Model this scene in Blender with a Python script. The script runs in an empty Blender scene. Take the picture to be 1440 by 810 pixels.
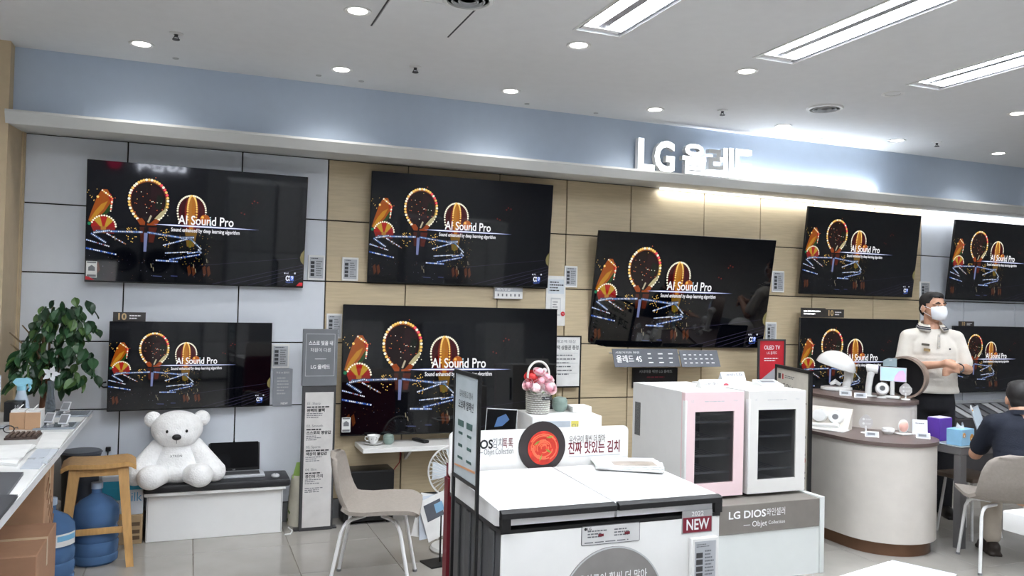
import bpy, bmesh, math, random
from mathutils import Matrix, Vector
from math import sin, cos, pi, radians
random.seed(7)
scene = bpy.context.scene
COL = scene.collection

# ------------------------------------------------------------------ camera
F_PX = 1142.09
YAW, PITCH, ROLL = radians(21.6017), radians(1.1244), radians(1.3723)
CAM = Vector((0, -6.2361, 1.65))
_fw = Vector((sin(YAW)*cos(PITCH), cos(YAW)*cos(PITCH), sin(PITCH)))
_r0 = Vector((cos(YAW), -sin(YAW), 0)); _u0 = _r0.cross(_fw)
_rt = _r0*cos(ROLL) + _u0*sin(ROLL); _up = _u0*cos(ROLL) - _r0*sin(ROLL)
cd = bpy.data.cameras.new('camera'); cam = bpy.data.objects.new('camera', cd); COL.objects.link(cam)
cd.sensor_width = 36; cd.lens = F_PX/1440*36; cd.clip_start = .05
mw = Matrix((( _rt.x, _up.x, -_fw.x, CAM.x), (_rt.y, _up.y, -_fw.y, CAM.y), (_rt.z, _up.z, -_fw.z, CAM.z), (0, 0, 0, 1)))
cam.matrix_world = mw
scene.camera = cam
def ray(x, y): return _rt*((x-720)/F_PX) + _up*((405-y)/F_PX) + _fw
def PY(x, y, Y): d = ray(x, y); return CAM + d*((Y-CAM.y)/d.y)
def PZ(x, y, Z): d = ray(x, y); return CAM + d*((Z-CAM.z)/d.z)
def PX(x, y, X): d = ray(x, y); return CAM + d*((X-CAM.x)/d.x)

# ------------------------------------------------------------------ world and exposure
w = bpy.data.worlds.new('world'); scene.world = w; w.use_nodes = True
w.node_tree.nodes['Background'].inputs[0].default_value = (.9, .95, 1, 1)
w.node_tree.nodes['Background'].inputs[1].default_value = .25
vs = scene.view_settings
vs.view_transform = 'Standard'; vs.look = 'None'; vs.gamma = 1; vs.use_curve_mapping = False
vs.exposure = 0.66
CEIL = 3.18
P_TUBE = 62.0      # radiance of the ceiling tubes
P_DOWN = 17.0      # W of each recessed spot
P_STRIP = 7.0

# ------------------------------------------------------------------ materials
def lin(c):
    o = []
    for v in c[:3]:
        v /= 255.0
        o.append(v/12.92 if v <= .04045 else ((v+.055)/1.055)**2.4)
    return (*o, 1)
MATS = {}
def M(name, col=(200, 200, 200), rough=.5, metal=0, spec=.5, var=.04, scale=12, bump=0, bscale=None, emit=0, ecol=None, trans=0, coat=0, stretch=(1, 1, 1), ior=1.45, alpha=1, sheen=0):
    if name in MATS: return MATS[name]
    m = bpy.data.materials.new(name); m.use_nodes = True
    nt = m.node_tree; b = nt.nodes['Principled BSDF']
    c = lin(col)
    b.inputs['Roughness'].default_value = rough; b.inputs['Metallic'].default_value = metal
    b.inputs['Specular IOR Level'].default_value = spec; b.inputs['IOR'].default_value = ior
    b.inputs['Transmission Weight'].default_value = trans; b.inputs['Coat Weight'].default_value = coat
    b.inputs['Alpha'].default_value = alpha
    if sheen: b.inputs['Sheen Weight'].default_value = sheen
    tc = nt.nodes.new('ShaderNodeTexCoord'); mp = nt.nodes.new('ShaderNodeMapping')
    mp.inputs['Scale'].default_value = stretch
    nt.links.new(tc.outputs['Object'], mp.inputs['Vector'])
    n = nt.nodes.new('ShaderNodeTexNoise'); n.inputs['Scale'].default_value = scale; n.inputs['Detail'].default_value = 5
    nt.links.new(mp.outputs[0], n.inputs['Vector'])
    r = nt.nodes.new('ShaderNodeValToRGB')
    r.color_ramp.elements[0].position = .3; r.color_ramp.elements[1].position = .7
    r.color_ramp.elements[0].color = (*[max(0, x*(1-var*2)) for x in c[:3]], 1)
    r.color_ramp.elements[1].color = (*[min(1, x*(1+var)) for x in c[:3]], 1)
    nt.links.new(n.outputs['Fac'], r.inputs[0]); nt.links.new(r.outputs[0], b.inputs['Base Color'])
    if bump:
        n2 = nt.nodes.new('ShaderNodeTexNoise'); n2.inputs['Scale'].default_value = bscale or scale*6
        nt.links.new(mp.outputs[0], n2.inputs['Vector'])
        bp = nt.nodes.new('ShaderNodeBump'); bp.inputs['Strength'].default_value = bump; bp.inputs['Distance'].default_value = .01
        nt.links.new(n2.outputs['Fac'], bp.inputs['Height']); nt.links.new(bp.outputs[0], b.inputs['Normal'])
    if emit:
        b.inputs['Emission Color'].default_value = lin(ecol or col); b.inputs['Emission Strength'].default_value = emit
    MATS[name] = m
    return m
def MA(name, emit=1.0, rough=.6):
    """colour-attribute material: emissive screen picture (emit > 0) or flat print"""
    if name in MATS: return MATS[name]
    m = bpy.data.materials.new(name); m.use_nodes = True
    nt = m.node_tree; b = nt.nodes['Principled BSDF']; a = nt.nodes.new('ShaderNodeVertexColor'); a.layer_name = 'Col'
    b.inputs['Roughness'].default_value = rough
    if emit:
        b.inputs['Base Color'].default_value = (0, 0, 0, 1); b.inputs['Specular IOR Level'].default_value = .65
        nt.links.new(a.outputs[0], b.inputs['Emission Color']); b.inputs['Emission Strength'].default_value = emit
    else:
        nt.links.new(a.outputs[0], b.inputs['Base Color'])
    MATS[name] = m
    return m

white = M('white_plastic', (228, 228, 226), .35, var=.01)
white_gloss = M('white_gloss', (232, 232, 230), .15, var=.008)
black = M('black_plastic', (18, 18, 20), .4)
black_gloss = M('black_gloss', (8, 8, 10), .06)
dgrey = M('dark_grey', (62, 62, 64), .5)
mgrey = M('mid_grey', (120, 121, 124), .5)
lgrey = M('light_grey', (190, 192, 194), .5)
paper = M('paper', (226, 226, 224), .7)
ink = M('ink', (30, 30, 34), .7)
ink_grey = M('ink_grey', (110, 112, 116), .7)
ink_white = M('ink_white', (240, 240, 240), .6)
ink_maroon = M('ink_maroon', (112, 30, 44), .6)
ink_red = M('ink_red', (200, 40, 50), .6)
steel = M('steel', (170, 170, 172), .3, metal=1)
card_b = M('cardboard', (176, 140, 108), .8, var=.06, scale=8)
card_d = M('cardboard_dark', (140, 108, 84), .8, var=.08, scale=8)

# ------------------------------------------------------------------ mesh builder
class MB:
    def __init__(s, xf=None): s.v = []; s.f = []; s.m = []; s.xf = xf or Matrix(); s.c = []
    def add(s, vs_, fs, mi=0, col=None):
        o = len(s.v)
        s.v += [s.xf @ Vector(p) for p in vs_]
        for f in fs: s.f.append([i+o for i in f]); s.m.append(mi); s.c.append(col)
        return s
    def box(s, c, d, mi=0, bev=0, seg=2, col=None):
        if bev:
            bm = bmesh.new(); bmesh.ops.create_cube(bm, size=1)
            for q in bm.verts: q.co = Vector((q.co.x*d[0], q.co.y*d[1], q.co.z*d[2]))
            bmesh.ops.bevel(bm, geom=bm.edges[:], offset=min(bev, min(d)*.49), segments=seg, affect='EDGES', profile=.5)
            bm.verts.index_update()
            s.add([q.co + Vector(c) for q in bm.verts], [[q.index for q in f.verts] for f in bm.faces], mi, col); bm.free()
            return s
        x, y, z = c; a, b, h = d[0]/2, d[1]/2, d[2]/2
        V = [(x-a, y-b, z-h), (x+a, y-b, z-h), (x+a, y+b, z-h), (x-a, y+b, z-h), (x-a, y-b, z+h), (x+a, y-b, z+h), (x+a, y+b, z+h), (x-a, y+b, z+h)]
        return s.add(V, [(0, 3, 2, 1), (4, 5, 6, 7), (0, 1, 5, 4), (1, 2, 6, 5), (2, 3, 7, 6), (3, 0, 4, 7)], mi, col)
    def bb(s, x0, x1, y0, y1, z0, z1, mi=0, bev=0, seg=2, col=None):
        return s.box(((x0+x1)/2, (y0+y1)/2, (z0+z1)/2), (abs(x1-x0), abs(y1-y0), abs(z1-z0)), mi, bev, seg, col)
    def tube(s, pts, r, seg=10, mi=0, caps=True, col=None):
        pts = [Vector(p) for p in pts]; n = len(pts)
        rs = r if isinstance(r, (list, tuple)) else [r]*n
        V = []; fs = []; prev = None
        for i, p in enumerate(pts):
            t = (pts[min(i+1, n-1)] - pts[max(i-1, 0)])
            t = t.normalized() if t.length > 1e-9 else Vector((0, 0, 1))
            if prev is None:
                a = Vector((0, 0, 1)) if abs(t.z) < .9 else Vector((1, 0, 0))
                u = t.cross(a).normalized()
            else:
                u = (prev - t*prev.dot(t)).normalized()
            prev = u; q = t.cross(u)
            for k in range(seg):
                a = 2*pi*k/seg; V.append(p + (u*cos(a) + q*sin(a))*rs[i])
        for i in range(n-1):
            for k in range(seg):
                k2 = (k+1) % seg; fs.append((i*seg+k, i*seg+k2, (i+1)*seg+k2, (i+1)*seg+k))
        if caps: fs.append(tuple(range(seg-1, -1, -1))); fs.append(tuple((n-1)*seg+k for k in range(seg)))
        return s.add(V, fs, mi, col)
    def cyl(s, p0, p1, r0, r1=None, seg=20, mi=0, col=None): return s.tube([p0, p1], [r0, r0 if r1 is None else r1], seg, mi, True, col)
    def lathe(s, prof, c=(0, 0, 0), seg=28, mi=0, rot=None, sx=1, sy=1, col=None):
        V = []; fs = []; n = len(prof)
        for r, z in prof:
            for k in range(seg):
                a = 2*pi*k/seg; p = Vector((r*cos(a)*sx, r*sin(a)*sy, z))
                if rot: p = rot @ p
                V.append(p + Vector(c))
        for i in range(n-1):
            for k in range(seg):
                k2 = (k+1) % seg; fs.append((i*seg+k, i*seg+k2, (i+1)*seg+k2, (i+1)*seg+k))
        if prof[0][0] > 1e-6: fs.append(tuple(range(seg-1, -1, -1)))
        if prof[-1][0] > 1e-6: fs.append(tuple((n-1)*seg+k for k in range(seg)))
        return s.add(V, fs, mi, col)
    def ell(s, c, r, seg=20, rings=12, mi=0, rot=None, col=None):
        if not isinstance(r, (tuple, list)): r = (r, r, r)
        V = []; fs = []
        for i in range(rings+1):
            t = pi*i/rings
            for k in range(seg):
                a = 2*pi*k/seg; p = Vector((r[0]*sin(t)*cos(a), r[1]*sin(t)*sin(a), r[2]*cos(t)))
                if rot: p = rot @ p
                V.append(p + Vector(c))
        for i in range(rings):
            for k in range(seg):
                k2 = (k+1) % seg; fs.append((i*seg+k, (i+1)*seg+k, (i+1)*seg+k2, i*seg+k2))
        return s.add(V, fs, mi, col)
    def prism(s, poly, plane, t0, t1, mi=0, col=None):
        n = len(poly)
        def P(a, b, t): return {'xz': (a, t, b), 'xy': (a, b, t), 'yz': (t, a, b)}[plane]
        V = [P(a, b, t0) for a, b in poly] + [P(a, b, t1) for a, b in poly]
        return s.add(V, [tuple(range(n)), tuple(range(2*n-1, n-1, -1))] + [(i, (i+1) % n, n+(i+1) % n, n+i) for i in range(n)], mi, col)
    def poly(s, pts, mi=0, col=None): return s.add(pts, [tuple(range(len(pts)))], mi, col)
    def grid(s, fn, nu, nv, mi=0, col=None, closeu=False):
        V = [fn(i/(nu if closeu else nu-1) if nu > 1 else 0, j/(nv-1)) for j in range(nv) for i in range(nu)]
        fs = []
        for j in range(nv-1):
            for i in range(nu if closeu else nu-1):
                i2 = (i+1) % nu; fs.append((j*nu+i, j*nu+i2, (j+1)*nu+i2, (j+1)*nu+i))
        return s.add(V, fs, mi, col)
    def mesh(s, name, mats, smooth=True, ang=38, weld=True):
        me = bpy.data.meshes.new(name)
        me.from_pydata([tuple(p) for p in s.v], [], s.f)
        for m in (mats if isinstance(mats, (list, tuple)) else [mats]): me.materials.append(m)
        me.polygons.foreach_set('material_index', s.m)
        if any(c is not None for c in s.c):
            ca = me.color_attributes.new('Col', 'FLOAT_COLOR', 'CORNER')
            for p, c in zip(me.polygons, s.c):
                cc = lin(c or (0, 0, 0))
                for li in p.loop_indices: ca.data[li].color = cc
        if weld:
            bm = bmesh.new(); bm.from_mesh(me)
            bmesh.ops.remove_doubles(bm, verts=bm.verts[:], dist=1e-6)
            bmesh.ops.recalc_face_normals(bm, faces=bm.faces[:])
            bm.to_mesh(me); bm.free()
        if smooth:
            me.polygons.foreach_set('use_smooth', [True]*len(me.polygons)); me.set_sharp_from_angle(angle=radians(ang))
        me.update()
        return me
    def build(s, name, mats, parent=None, smooth=True, ang=38, weld=True, loc=None, rot=None):
        return put(name, s.mesh(name, mats, smooth, ang, weld), parent, loc, rot)
def put(name, me, parent=None, loc=None, rot=None):
    o = bpy.data.objects.new(name, me); COL.objects.link(o)
    if parent: o.parent = parent
    if loc is not None: o.location = loc
    if rot is not None: o.rotation_euler = rot
    return o
def tag(o, label, cat, group=None):
    o['label'] = label; o['category'] = cat
    if group: o['group'] = group
    return o
def struct(o, label=None, cat=None):
    o['kind'] = 'structure'
    if label: o['label'] = label
    if cat: o['category'] = cat
    return o
def thing(name, label, cat, loc=(0, 0, 0), rz=0, group=None):
    o = bpy.data.objects.new(name, None); COL.objects.link(o); o.empty_display_size = .1
    o.location = loc; o.rotation_euler = (0, 0, rz)
    return tag(o, label, cat, group)
def dup(root, loc, rz=None, label=None):
    r = root.copy(); COL.objects.link(r); r.location = loc
    if rz is not None: r.rotation_euler[2] = rz
    if label: r['label'] = label
    for ch in list(root.children):
        c = ch.copy(); COL.objects.link(c); c.parent = r
        for g in list(ch.children):
            d = g.copy(); COL.objects.link(d); d.parent = c
    return r
FRONT = (pi/2, 0, 0)          # text facing -Y
TC = {}
def text_mesh(s, size=.1, bold=0, ext=0, align='CENTER', mat=None, shear=0, sx=1):
    k = (s, size, bold, ext, align, mat.name if mat else '', shear, sx)
    if k in TC: return TC[k]
    cu = bpy.data.curves.new('t', 'FONT'); cu.body = s; cu.size = size; cu.offset = bold*size; cu.extrude = ext
    cu.align_x = align; cu.align_y = 'CENTER'; cu.resolution_u = 3; cu.shear = shear
    o = bpy.data.objects.new('t', cu)
    me = bpy.data.meshes.new_from_object(o)
    bpy.data.objects.remove(o)
    if sx != 1:
        for v in me.vertices: v.co.x *= sx
    me.materials.clear()
    if mat: me.materials.append(mat)
    for p in me.polygons: p.use_smooth = False
    TC[k] = me
    return me
def text(s, size, mat, parent, loc, rot=FRONT, bold=0, ext=0, align='CENTER', name='lettering', width=None, shear=0):
    me = text_mesh(s, size, bold, ext, align, mat, shear)
    if width:
        xs = [v.co.x for v in me.vertices]; ww = max(xs)-min(xs) if xs else 1
        me = text_mesh(s, size, bold, ext, align, mat, shear, round(width/ww, 3))
    return put(name, me, parent, loc, rot)
def print_lines(parent, x0, x1, z0, z1, y, n, mat, seed=1, fill=.45, name='print', blocks=False, words=True):
    """fine print on a face looking to -Y: rows of word-long dashes"""
    rd = random.Random(seed); mb = MB(); dz = (z1-z0)/n; W = x1-x0
    for i in range(n):
        z = z1 - (i+.5)*dz; x = x0; end = x0 + W*rd.uniform(.55, 1)
        while x < end:
            l = W*rd.uniform(.05, .2); e = min(x+l, end)
            mb.poly([(x, y, z-dz*fill/2), (e, y, z-dz*fill/2), (e, y, z+dz*fill/2), (x, y, z+dz*fill/2)])
            x = e + W*.03
    return mb.build(name, mat, parent, smooth=False, weld=False)
def arc(c, r, a0, a1, n): return [(c[0]+r*cos(a0+(a1-a0)*i/n), c[1]+r*sin(a0+(a1-a0)*i/n)) for i in range(n+1)]
def rrect(x0, x1, z0, z1, r, n=5):
    return arc((x1-r, z0+r), r, -pi/2, 0, n) + arc((x1-r, z1-r), r, 0, pi/2, n) + arc((x0+r, z1-r), r, pi/2, pi, n) + arc((x0+r, z0+r), r, pi, 1.5*pi, n)
def disc(c, r, n=24, ry=None): return [(c[0]+r*cos(2*pi*i/n), c[1]+(ry or r)*sin(2*pi*i/n)) for i in range(n)]
def area(name, loc, sx, sy, power, rot=(0, 0, 0), col=(1, 1, 1), parent=None):
    l = bpy.data.lights.new(name, 'AREA'); l.shape = 'RECTANGLE'; l.size = sx; l.size_y = sy; l.energy = power; l.color = col
    o = bpy.data.objects.new(name, l); COL.objects.link(o); o.location = loc; o.rotation_euler = rot
    if parent: o.parent = parent
    return o
def remesh(mb, name, mats, vox, smooth_it=6, parent=None, loc=None, rot=None):
    """join overlapping blobs into one continuous skin"""
    me0 = mb.mesh(name, mats, weld=False)
    bm = bmesh.new(); bm.from_mesh(me0); bmesh.ops.recalc_face_normals(bm, faces=bm.faces[:]); bm.to_mesh(me0); bm.free()
    o = bpy.data.objects.new('tmp', me0); COL.objects.link(o)
    md = o.modifiers.new('r', 'REMESH'); md.mode = 'VOXEL'; md.voxel_size = vox; md.use_smooth_shade = True
    if smooth_it:
        sm = o.modifiers.new('s', 'SMOOTH'); sm.factor = .5; sm.iterations = smooth_it
    dg = bpy.context.evaluated_depsgraph_get(); dg.update()
    me = bpy.data.meshes.new_from_object(o.evaluated_get(dg)); me.name = name
    bpy.data.objects.remove(o); bpy.data.meshes.remove(me0)
    me.materials.clear()
    for m in (mats if isinstance(mats, (list, tuple)) else [mats]): me.materials.append(m)
    me.polygons.foreach_set('use_smooth', [True]*len(me.polygons))
    return put(name, me, parent, loc, rot)
# ================================================================== SETTING
XL, XR, YR = -4.2, 11.5, -12.5        # room limits
m_tile = M('floor_tile_stone', (160, 156, 150), .13, var=.05, scale=3.5)
m_grout = M('floor_grout', (128, 120, 110), .8)
m_wpanel = M('white_panel', (216, 221, 228), .4, var=.01)
m_wood = M('beige_wood_panel', (194, 177, 146), .45, var=.05, scale=9, stretch=(.6, 3, 7))
m_joint = M('panel_joint', (38, 36, 34), .8)
m_bulk = M('blue_grey_paint', (190, 204, 222), .6, var=.01)
m_corn = M('cornice_paint', (205, 206, 203), .5, var=.01)
m_ceil = M('ceiling_paint', (226, 227, 228), .8, var=.01)
m_col = M('beige_column', (198, 178, 146), .6, var=.03)
m_base = M('baseboard_grey', (122, 123, 126), .4)

fl = struct(MB().bb(XL, XR, YR, .12, -.12, -.004).build('floor', m_grout))
tm = MB().box((0, 0, -.0035), (.596, .596, .007), bev=.0015, seg=1).mesh('tile', m_tile)
X0, Y0 = .066, -.615
for i in range(-3, 16):
    for j in range(-6, 2):
        x, y = X0+.3+.6*i, Y0+.3+.6*j
        if y > .28: continue
        if y > -.3 and y < .3:                      # row cut at the wall
            me = bpy.data.meshes.get('tile_cut') or MB().bb(-.298, .298, -.298, .311, -.007, 0).mesh('tile_cut', m_tile)
            put('tile', me, fl, (x, y, 0)); continue
        put('tile', tm, fl, (x, y, 0))
rest = MB()
rest.bb(XL, X0-1.8, YR, 0, -.006, 0); rest.bb(X0-1.8, XR, YR, Y0-3.6, -.006, 0); rest.bb(X0+.6*16, XR, Y0-3.6, 0, -.006, 0)
rest.build('tile_field', m_tile, fl)

# back wall with its panels
wb = struct(MB().bb(XL, XR, .0, .14, 0, CEIL).build('wall_back', m_joint))
cols = [-1.05, -.43, .327, .946, 1.565, 2.334, 2.943, 3.564, 4.325, 4.952, 5.577, 6.349, 6.983, 7.6, 8.37, 8.99, 9.6, 10.37, 11.0]
rows = [2.712, 2.2496, 1.7869, 1.3242, .8615, .144]
pm = {}
for i in range(len(cols)-1):
    a, b = cols[i], cols[i+1]
    for j in range(5):
        zt, zb = rows[j], rows[j+1]
        mt = m_wpanel if (b < 1 or a > 6.9) else m_wood
        k = (round(b-a, 3), round(zt-zb, 3), mt.name)
        if k not in pm: pm[k] = MB().box((0, 0, 0), (b-a-.009, .02, zt-zb-.009), bev=.002, seg=1).mesh('panel', mt)
        put('panel', pm[k], wb, ((a+b)/2, -.008, (zt+zb)/2))
bbk = struct(MB().bb(-1.05, XR, -.02, 0, 0, .14).build('baseboard_back', m_base))
wl = MB(); wl.bb(XL, -1.06, -.52, 0, 0, CEIL); wl.bb(-1.075, -1.045, -.0, -.05, 0, 2.71); wl.bb(-1.09, -1.049, -.075, -.05, 0, 2.71)
struct(wl.build('wall_left', m_col))
tr = MB().bb(-1.06, XR, -.40, 0, 2.72, CEIL).build('trim_1', m_bulk); struct(tr)
cp = [(-.0, 2.714), (-.02, 2.714), (-.50, 2.676), (-.522, 2.677), (-.556, 2.742), (-.553, 2.758), (-.535, 2.758), (-.40, 2.752), (0, 2.752)]
struct(MB().prism(cp, 'yz', -1.075, XR).build('trim_2', m_corn, ang=25))
struct(MB().bb(XR, XR+.1, YR, .14, 0, CEIL).build('wall_right', M('side_wall', (210, 210, 210), .7)))
struct(MB().bb(XL-.1, XL, YR, -.5, 0, CEIL).build('wall_side', M('side_wall')))
struct(MB().bb(XL, XR, YR-.1, YR, 0, CEIL).build('wall_front', M('rear_wall', (186, 186, 188), .7)))

# ---- ceiling with holes for the twin-tube fittings
FW, FL_ = .28, 1.32
fits = [(2.08, -2.20), (3.28, -2.22), (4.56, -2.18), (5.80, -2.18), (3.77, -3.62), (7.05, -2.2), (-.7, -2.9), (.55, -3.2)]  # last two are out of view, added to brighten the left walls
fits += [(x, -4.95) for x in (-1.6, 1.2, 5.2, 7.6)] + [(x, -7.6) for x in (-2.2, .3, 3.3, 6.3)] + [(x, -10.2) for x in (-1.6, 1.8, 5.2)]
holes = [(x-FW/2, x+FW/2, y-FL_, y) for x, y in fits]
xs = sorted(set([XL, XR] + [v for h in holes for v in h[:2]])); ys = sorted(set([YR, .14] + [v for h in holes for v in h[2:]]))
cm = MB()
for i in range(len(xs)-1):
    for j in range(len(ys)-1):
        cx, cy = (xs[i]+xs[i+1])/2, (ys[j]+ys[j+1])/2
        if any(h[0] < cx < h[1] and h[2] < cy < h[3] for h in holes): continue
        cm.poly([(xs[i], ys[j], CEIL), (xs[i], ys[j+1], CEIL), (xs[i+1], ys[j+1], CEIL), (xs[i+1], ys[j], CEIL)])
cm.bb(XL-.1, XR+.1, YR-.1, .14, CEIL+.12, CEIL+.2)
ce = struct(cm.build('ceiling', m_ceil, weld=False, smooth=False))
# access hatch in the ceiling
hx0, hx1, hy0, hy1 = .90, 1.33, -2.25, -1.76
mb = MB().bb(hx0, hx1, hy0, hy1, CEIL-.004, CEIL+.002); mb.build('hatch_panel', m_ceil, ce)
for (a, b, c, d) in ((hx0-.012, hx0-.004, hy0, hy1), (hx1+.004, hx1+.012, hy0, hy1)): MB().bb(a, b, c, d, CEIL-.003, CEIL).build('hatch_gap', dgrey, ce)

# ---- fittings
m_tube = M('tube_glow', (255, 255, 255), .4, emit=P_TUBE, ecol=(242, 248, 255))
m_tube2 = M('tube_glow_dim', (255, 255, 255), .4, emit=P_TUBE*.5, ecol=(242, 248, 255))
m_fin = M('fin_grey', (176, 178, 184), .25, metal=.5)
m_refl = M('reflector', (232, 233, 235), .3, metal=.3)
def tube_fitting(x, y, label):
    t = thing('fluorescent_light', label, 'ceiling light', (x, y, CEIL), 0, 'recessed twin-tube ceiling lights')
    a, l = FW/2, FL_
    mb = MB(); mb.bb(-a, -a+.004, -l, 0, 0, .1); mb.bb(a-.004, a, -l, 0, 0, .1); mb.bb(-a, a, -.004, 0, 0, .1); mb.bb(-a, a, -l, -l+.004, 0, .1); mb.bb(-a, a, -l, 0, .096, .1)
    mb.build('housing', m_refl, t)
    MB().prism([(-.006, .096), (.006, .096), (.026, .016), (-.026, .016)], 'xz', -l+.01, -.01).build('centre_reflector', m_fin, t)
    for s in (-1, 1): MB().prism([(s*a, .004), (s*a, .06), (s*(a-.022), .012), (s*(a-.022), .004)], 'xz', -l+.01, -.01).build('side_reflector', m_fin, t)
    for y0 in (-.05, -l+.006): MB().bb(-a+.004, a-.004, y0, y0+.044, .006, .022).build('end_plate', white, t)
    mb = MB()
    for (p, q, r_, s_) in ((-a-.014, -a, -l-.014, .014), (a, a+.014, -l-.014, .014), (-a, a, 0, .014), (-a, a, -l-.014, -l)): mb.bb(p, q, r_, s_, -.006, .004)
    mb.build('rim', white, t)
    for s in (-1, 1):
        tb = MB().tube([(s*.068, -.05, .05), (s*.068, -.35, .05), (s*.068, -l+.05, .05)], .021, 14).build('tube', m_tube2 if x > 5 and y > -4 else m_tube, t)
        for yy in (-.028, -l+.028): MB().cyl((s*.068, yy-.022, .05), (s*.068, yy+.022, .05), .017).build('socket', white, tb)
    return t
for i, (x, y) in enumerate(fits):
    tube_fitting(x, y, ['recessed twin-tube light nearest the square ceiling hatch', 'recessed twin-tube light between two others of its row', 'recessed twin-tube light beside the unlit grey round spot'][i] if i < 3 else
                 ('recessed twin-tube ceiling light set back from the front row' if i == 4 else 'recessed twin-tube ceiling light out of view'))
m_lens = M('spot_glow', (255, 255, 255), .4, emit=7, ecol=(255, 252, 246))
ring = MB().lathe([(.052, .012), (.052, -.002), (.068, -.006), (.074, -.003), (.074, .004)], seg=32).mesh('ring', white)
lens = MB().lathe([(.0, -.001), (.051, -.001), (.051, .01)], seg=32).mesh('lens', m_lens)
lens0 = MB().lathe([(.0, .03), (.03, .02), (.051, -.001), (.0511, .03)], seg=32).mesh('lens', M('unlit_lens', (150, 152, 156), .2, metal=.5))
def downlight(x, y, label, on=True, power=None):
    t = thing('downlight', label, 'ceiling light', (x, y, CEIL), 0, 'small round recessed ceiling spots')
    put('ring', ring, t); put('lens', lens if on else lens0, t)
    if on:
        l = bpy.data.lights.new('spot', 'SPOT'); l.energy = power or P_DOWN; l.spot_size = radians(128); l.spot_blend = .9; l.shadow_soft_size = .05; l.color = (1, .98, .95)
        o = put('spot_lamp', l, t, (0, 0, -.012))
    return t
near = ['over the potted tree', 'over the white panels beside the beige ones', 'over the television above the flower basket', 'left of the glowing wall letters', 'right over the glowing wall letters', 'over the television row right of the letters', 'over the last television of the wall']
for x, s in zip((-.32, .89, 2.10, 3.30, 4.53, 5.78, 7.05, 8.3), near+['further along the wall']):
    downlight(x, -.815, 'lit round ceiling spot close to the wall, '+s)
for x, s in zip((.78, 2.08, 3.28, 5.77), ('beside the ceiling hatch', 'at the end of the first tube light', 'at the end of the second tube light', 'past the third tube light')):
    downlight(x, -1.955, 'lit round ceiling spot of the second row, '+s)
downlight(4.52, -1.955, 'unlit grey round ceiling spot by the third tube light', on=False)
for x in (-1.2, .2, 1.6, 3.0, 5.0, 7.0): downlight(x, -4.2, 'lit round ceiling spot over the aisle', power=P_DOWN*1.2)
def sprinkler(x, y, label):
    t = thing('sprinkler', label, 'sprinkler', (x, y, CEIL), 0, 'fire sprinkler heads in the ceiling')
    MB().lathe([(.04, 0), (.038, -.006), (.016, -.01), (.016, 0)], seg=20).build('flange', white, t)
    mb = MB().cyl((0, 0, 0), (0, 0, -.022), .012, .009, 12); mb.cyl((0, 0, -.036), (0, 0, -.04), .022, .02, 14)
    mb.tube([(.008, 0, -.02), (.014, 0, -.03), (.004, 0, -.038)], .003, 6); mb.tube([(-.008, 0, -.02), (-.014, 0, -.03), (-.004, 0, -.038)], .003, 6)
    mb.build('head', dgrey, t)
for (x, y), s in zip(((-.12, -1.13), (1.32, -1.10), (3.77, -1.03), (6.14, -.92)), ('above the upper white-wall television', 'between two spots past the ceiling hatch', 'over the glowing wall letters', 'near the far wall end')):
    sprinkler(x, y, 'dark fire sprinkler head '+s)
def vent(x, y, r, label):
    t = thing('round_vent', label, 'ceiling vent', (x, y, CEIL), 0, 'round ceiling air diffusers')
    MB().lathe([(r*.78, .004), (r*.80, -.012), (r*.95, -.01), (r, -.002), (r, .004)], seg=36).build('rim', white, t)
    MB().lathe([(.0, -.002), (r*.79, -.002)], seg=36).build('throat', M('vent_throat', (168, 168, 160), .4), t)
    for k in (.3, .55): MB().lathe([(r*k, -.002), (r*(k+.04), -.014), (r*(k+.09), -.012), (r*(k+.06), -.002)], seg=32).build('cone', lgrey, t)
vent(4.40, -1.43, .135, 'round white ceiling air diffuser near the glowing letters')
vent(1.26, -2.36, .135, 'round white ceiling air diffuser beside the square hatch')
mb = MB()
for px, py in ((247, 82), (448, 106), (508, 114), (741, 146), (838, 159), (1155, 195), (1186, 203)):
    p = PZ(px, py, CEIL); t = tag(MB().lathe([(.02, 0), (.018, -.004), (0, -.005)], seg=14).build('ceiling_sensor', M('sensor', (176, 176, 176), .5), None, loc=p), 'tiny round sensor cap in the ceiling near the bulkhead', 'sensor', 'tiny ceiling sensor caps')

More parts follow.
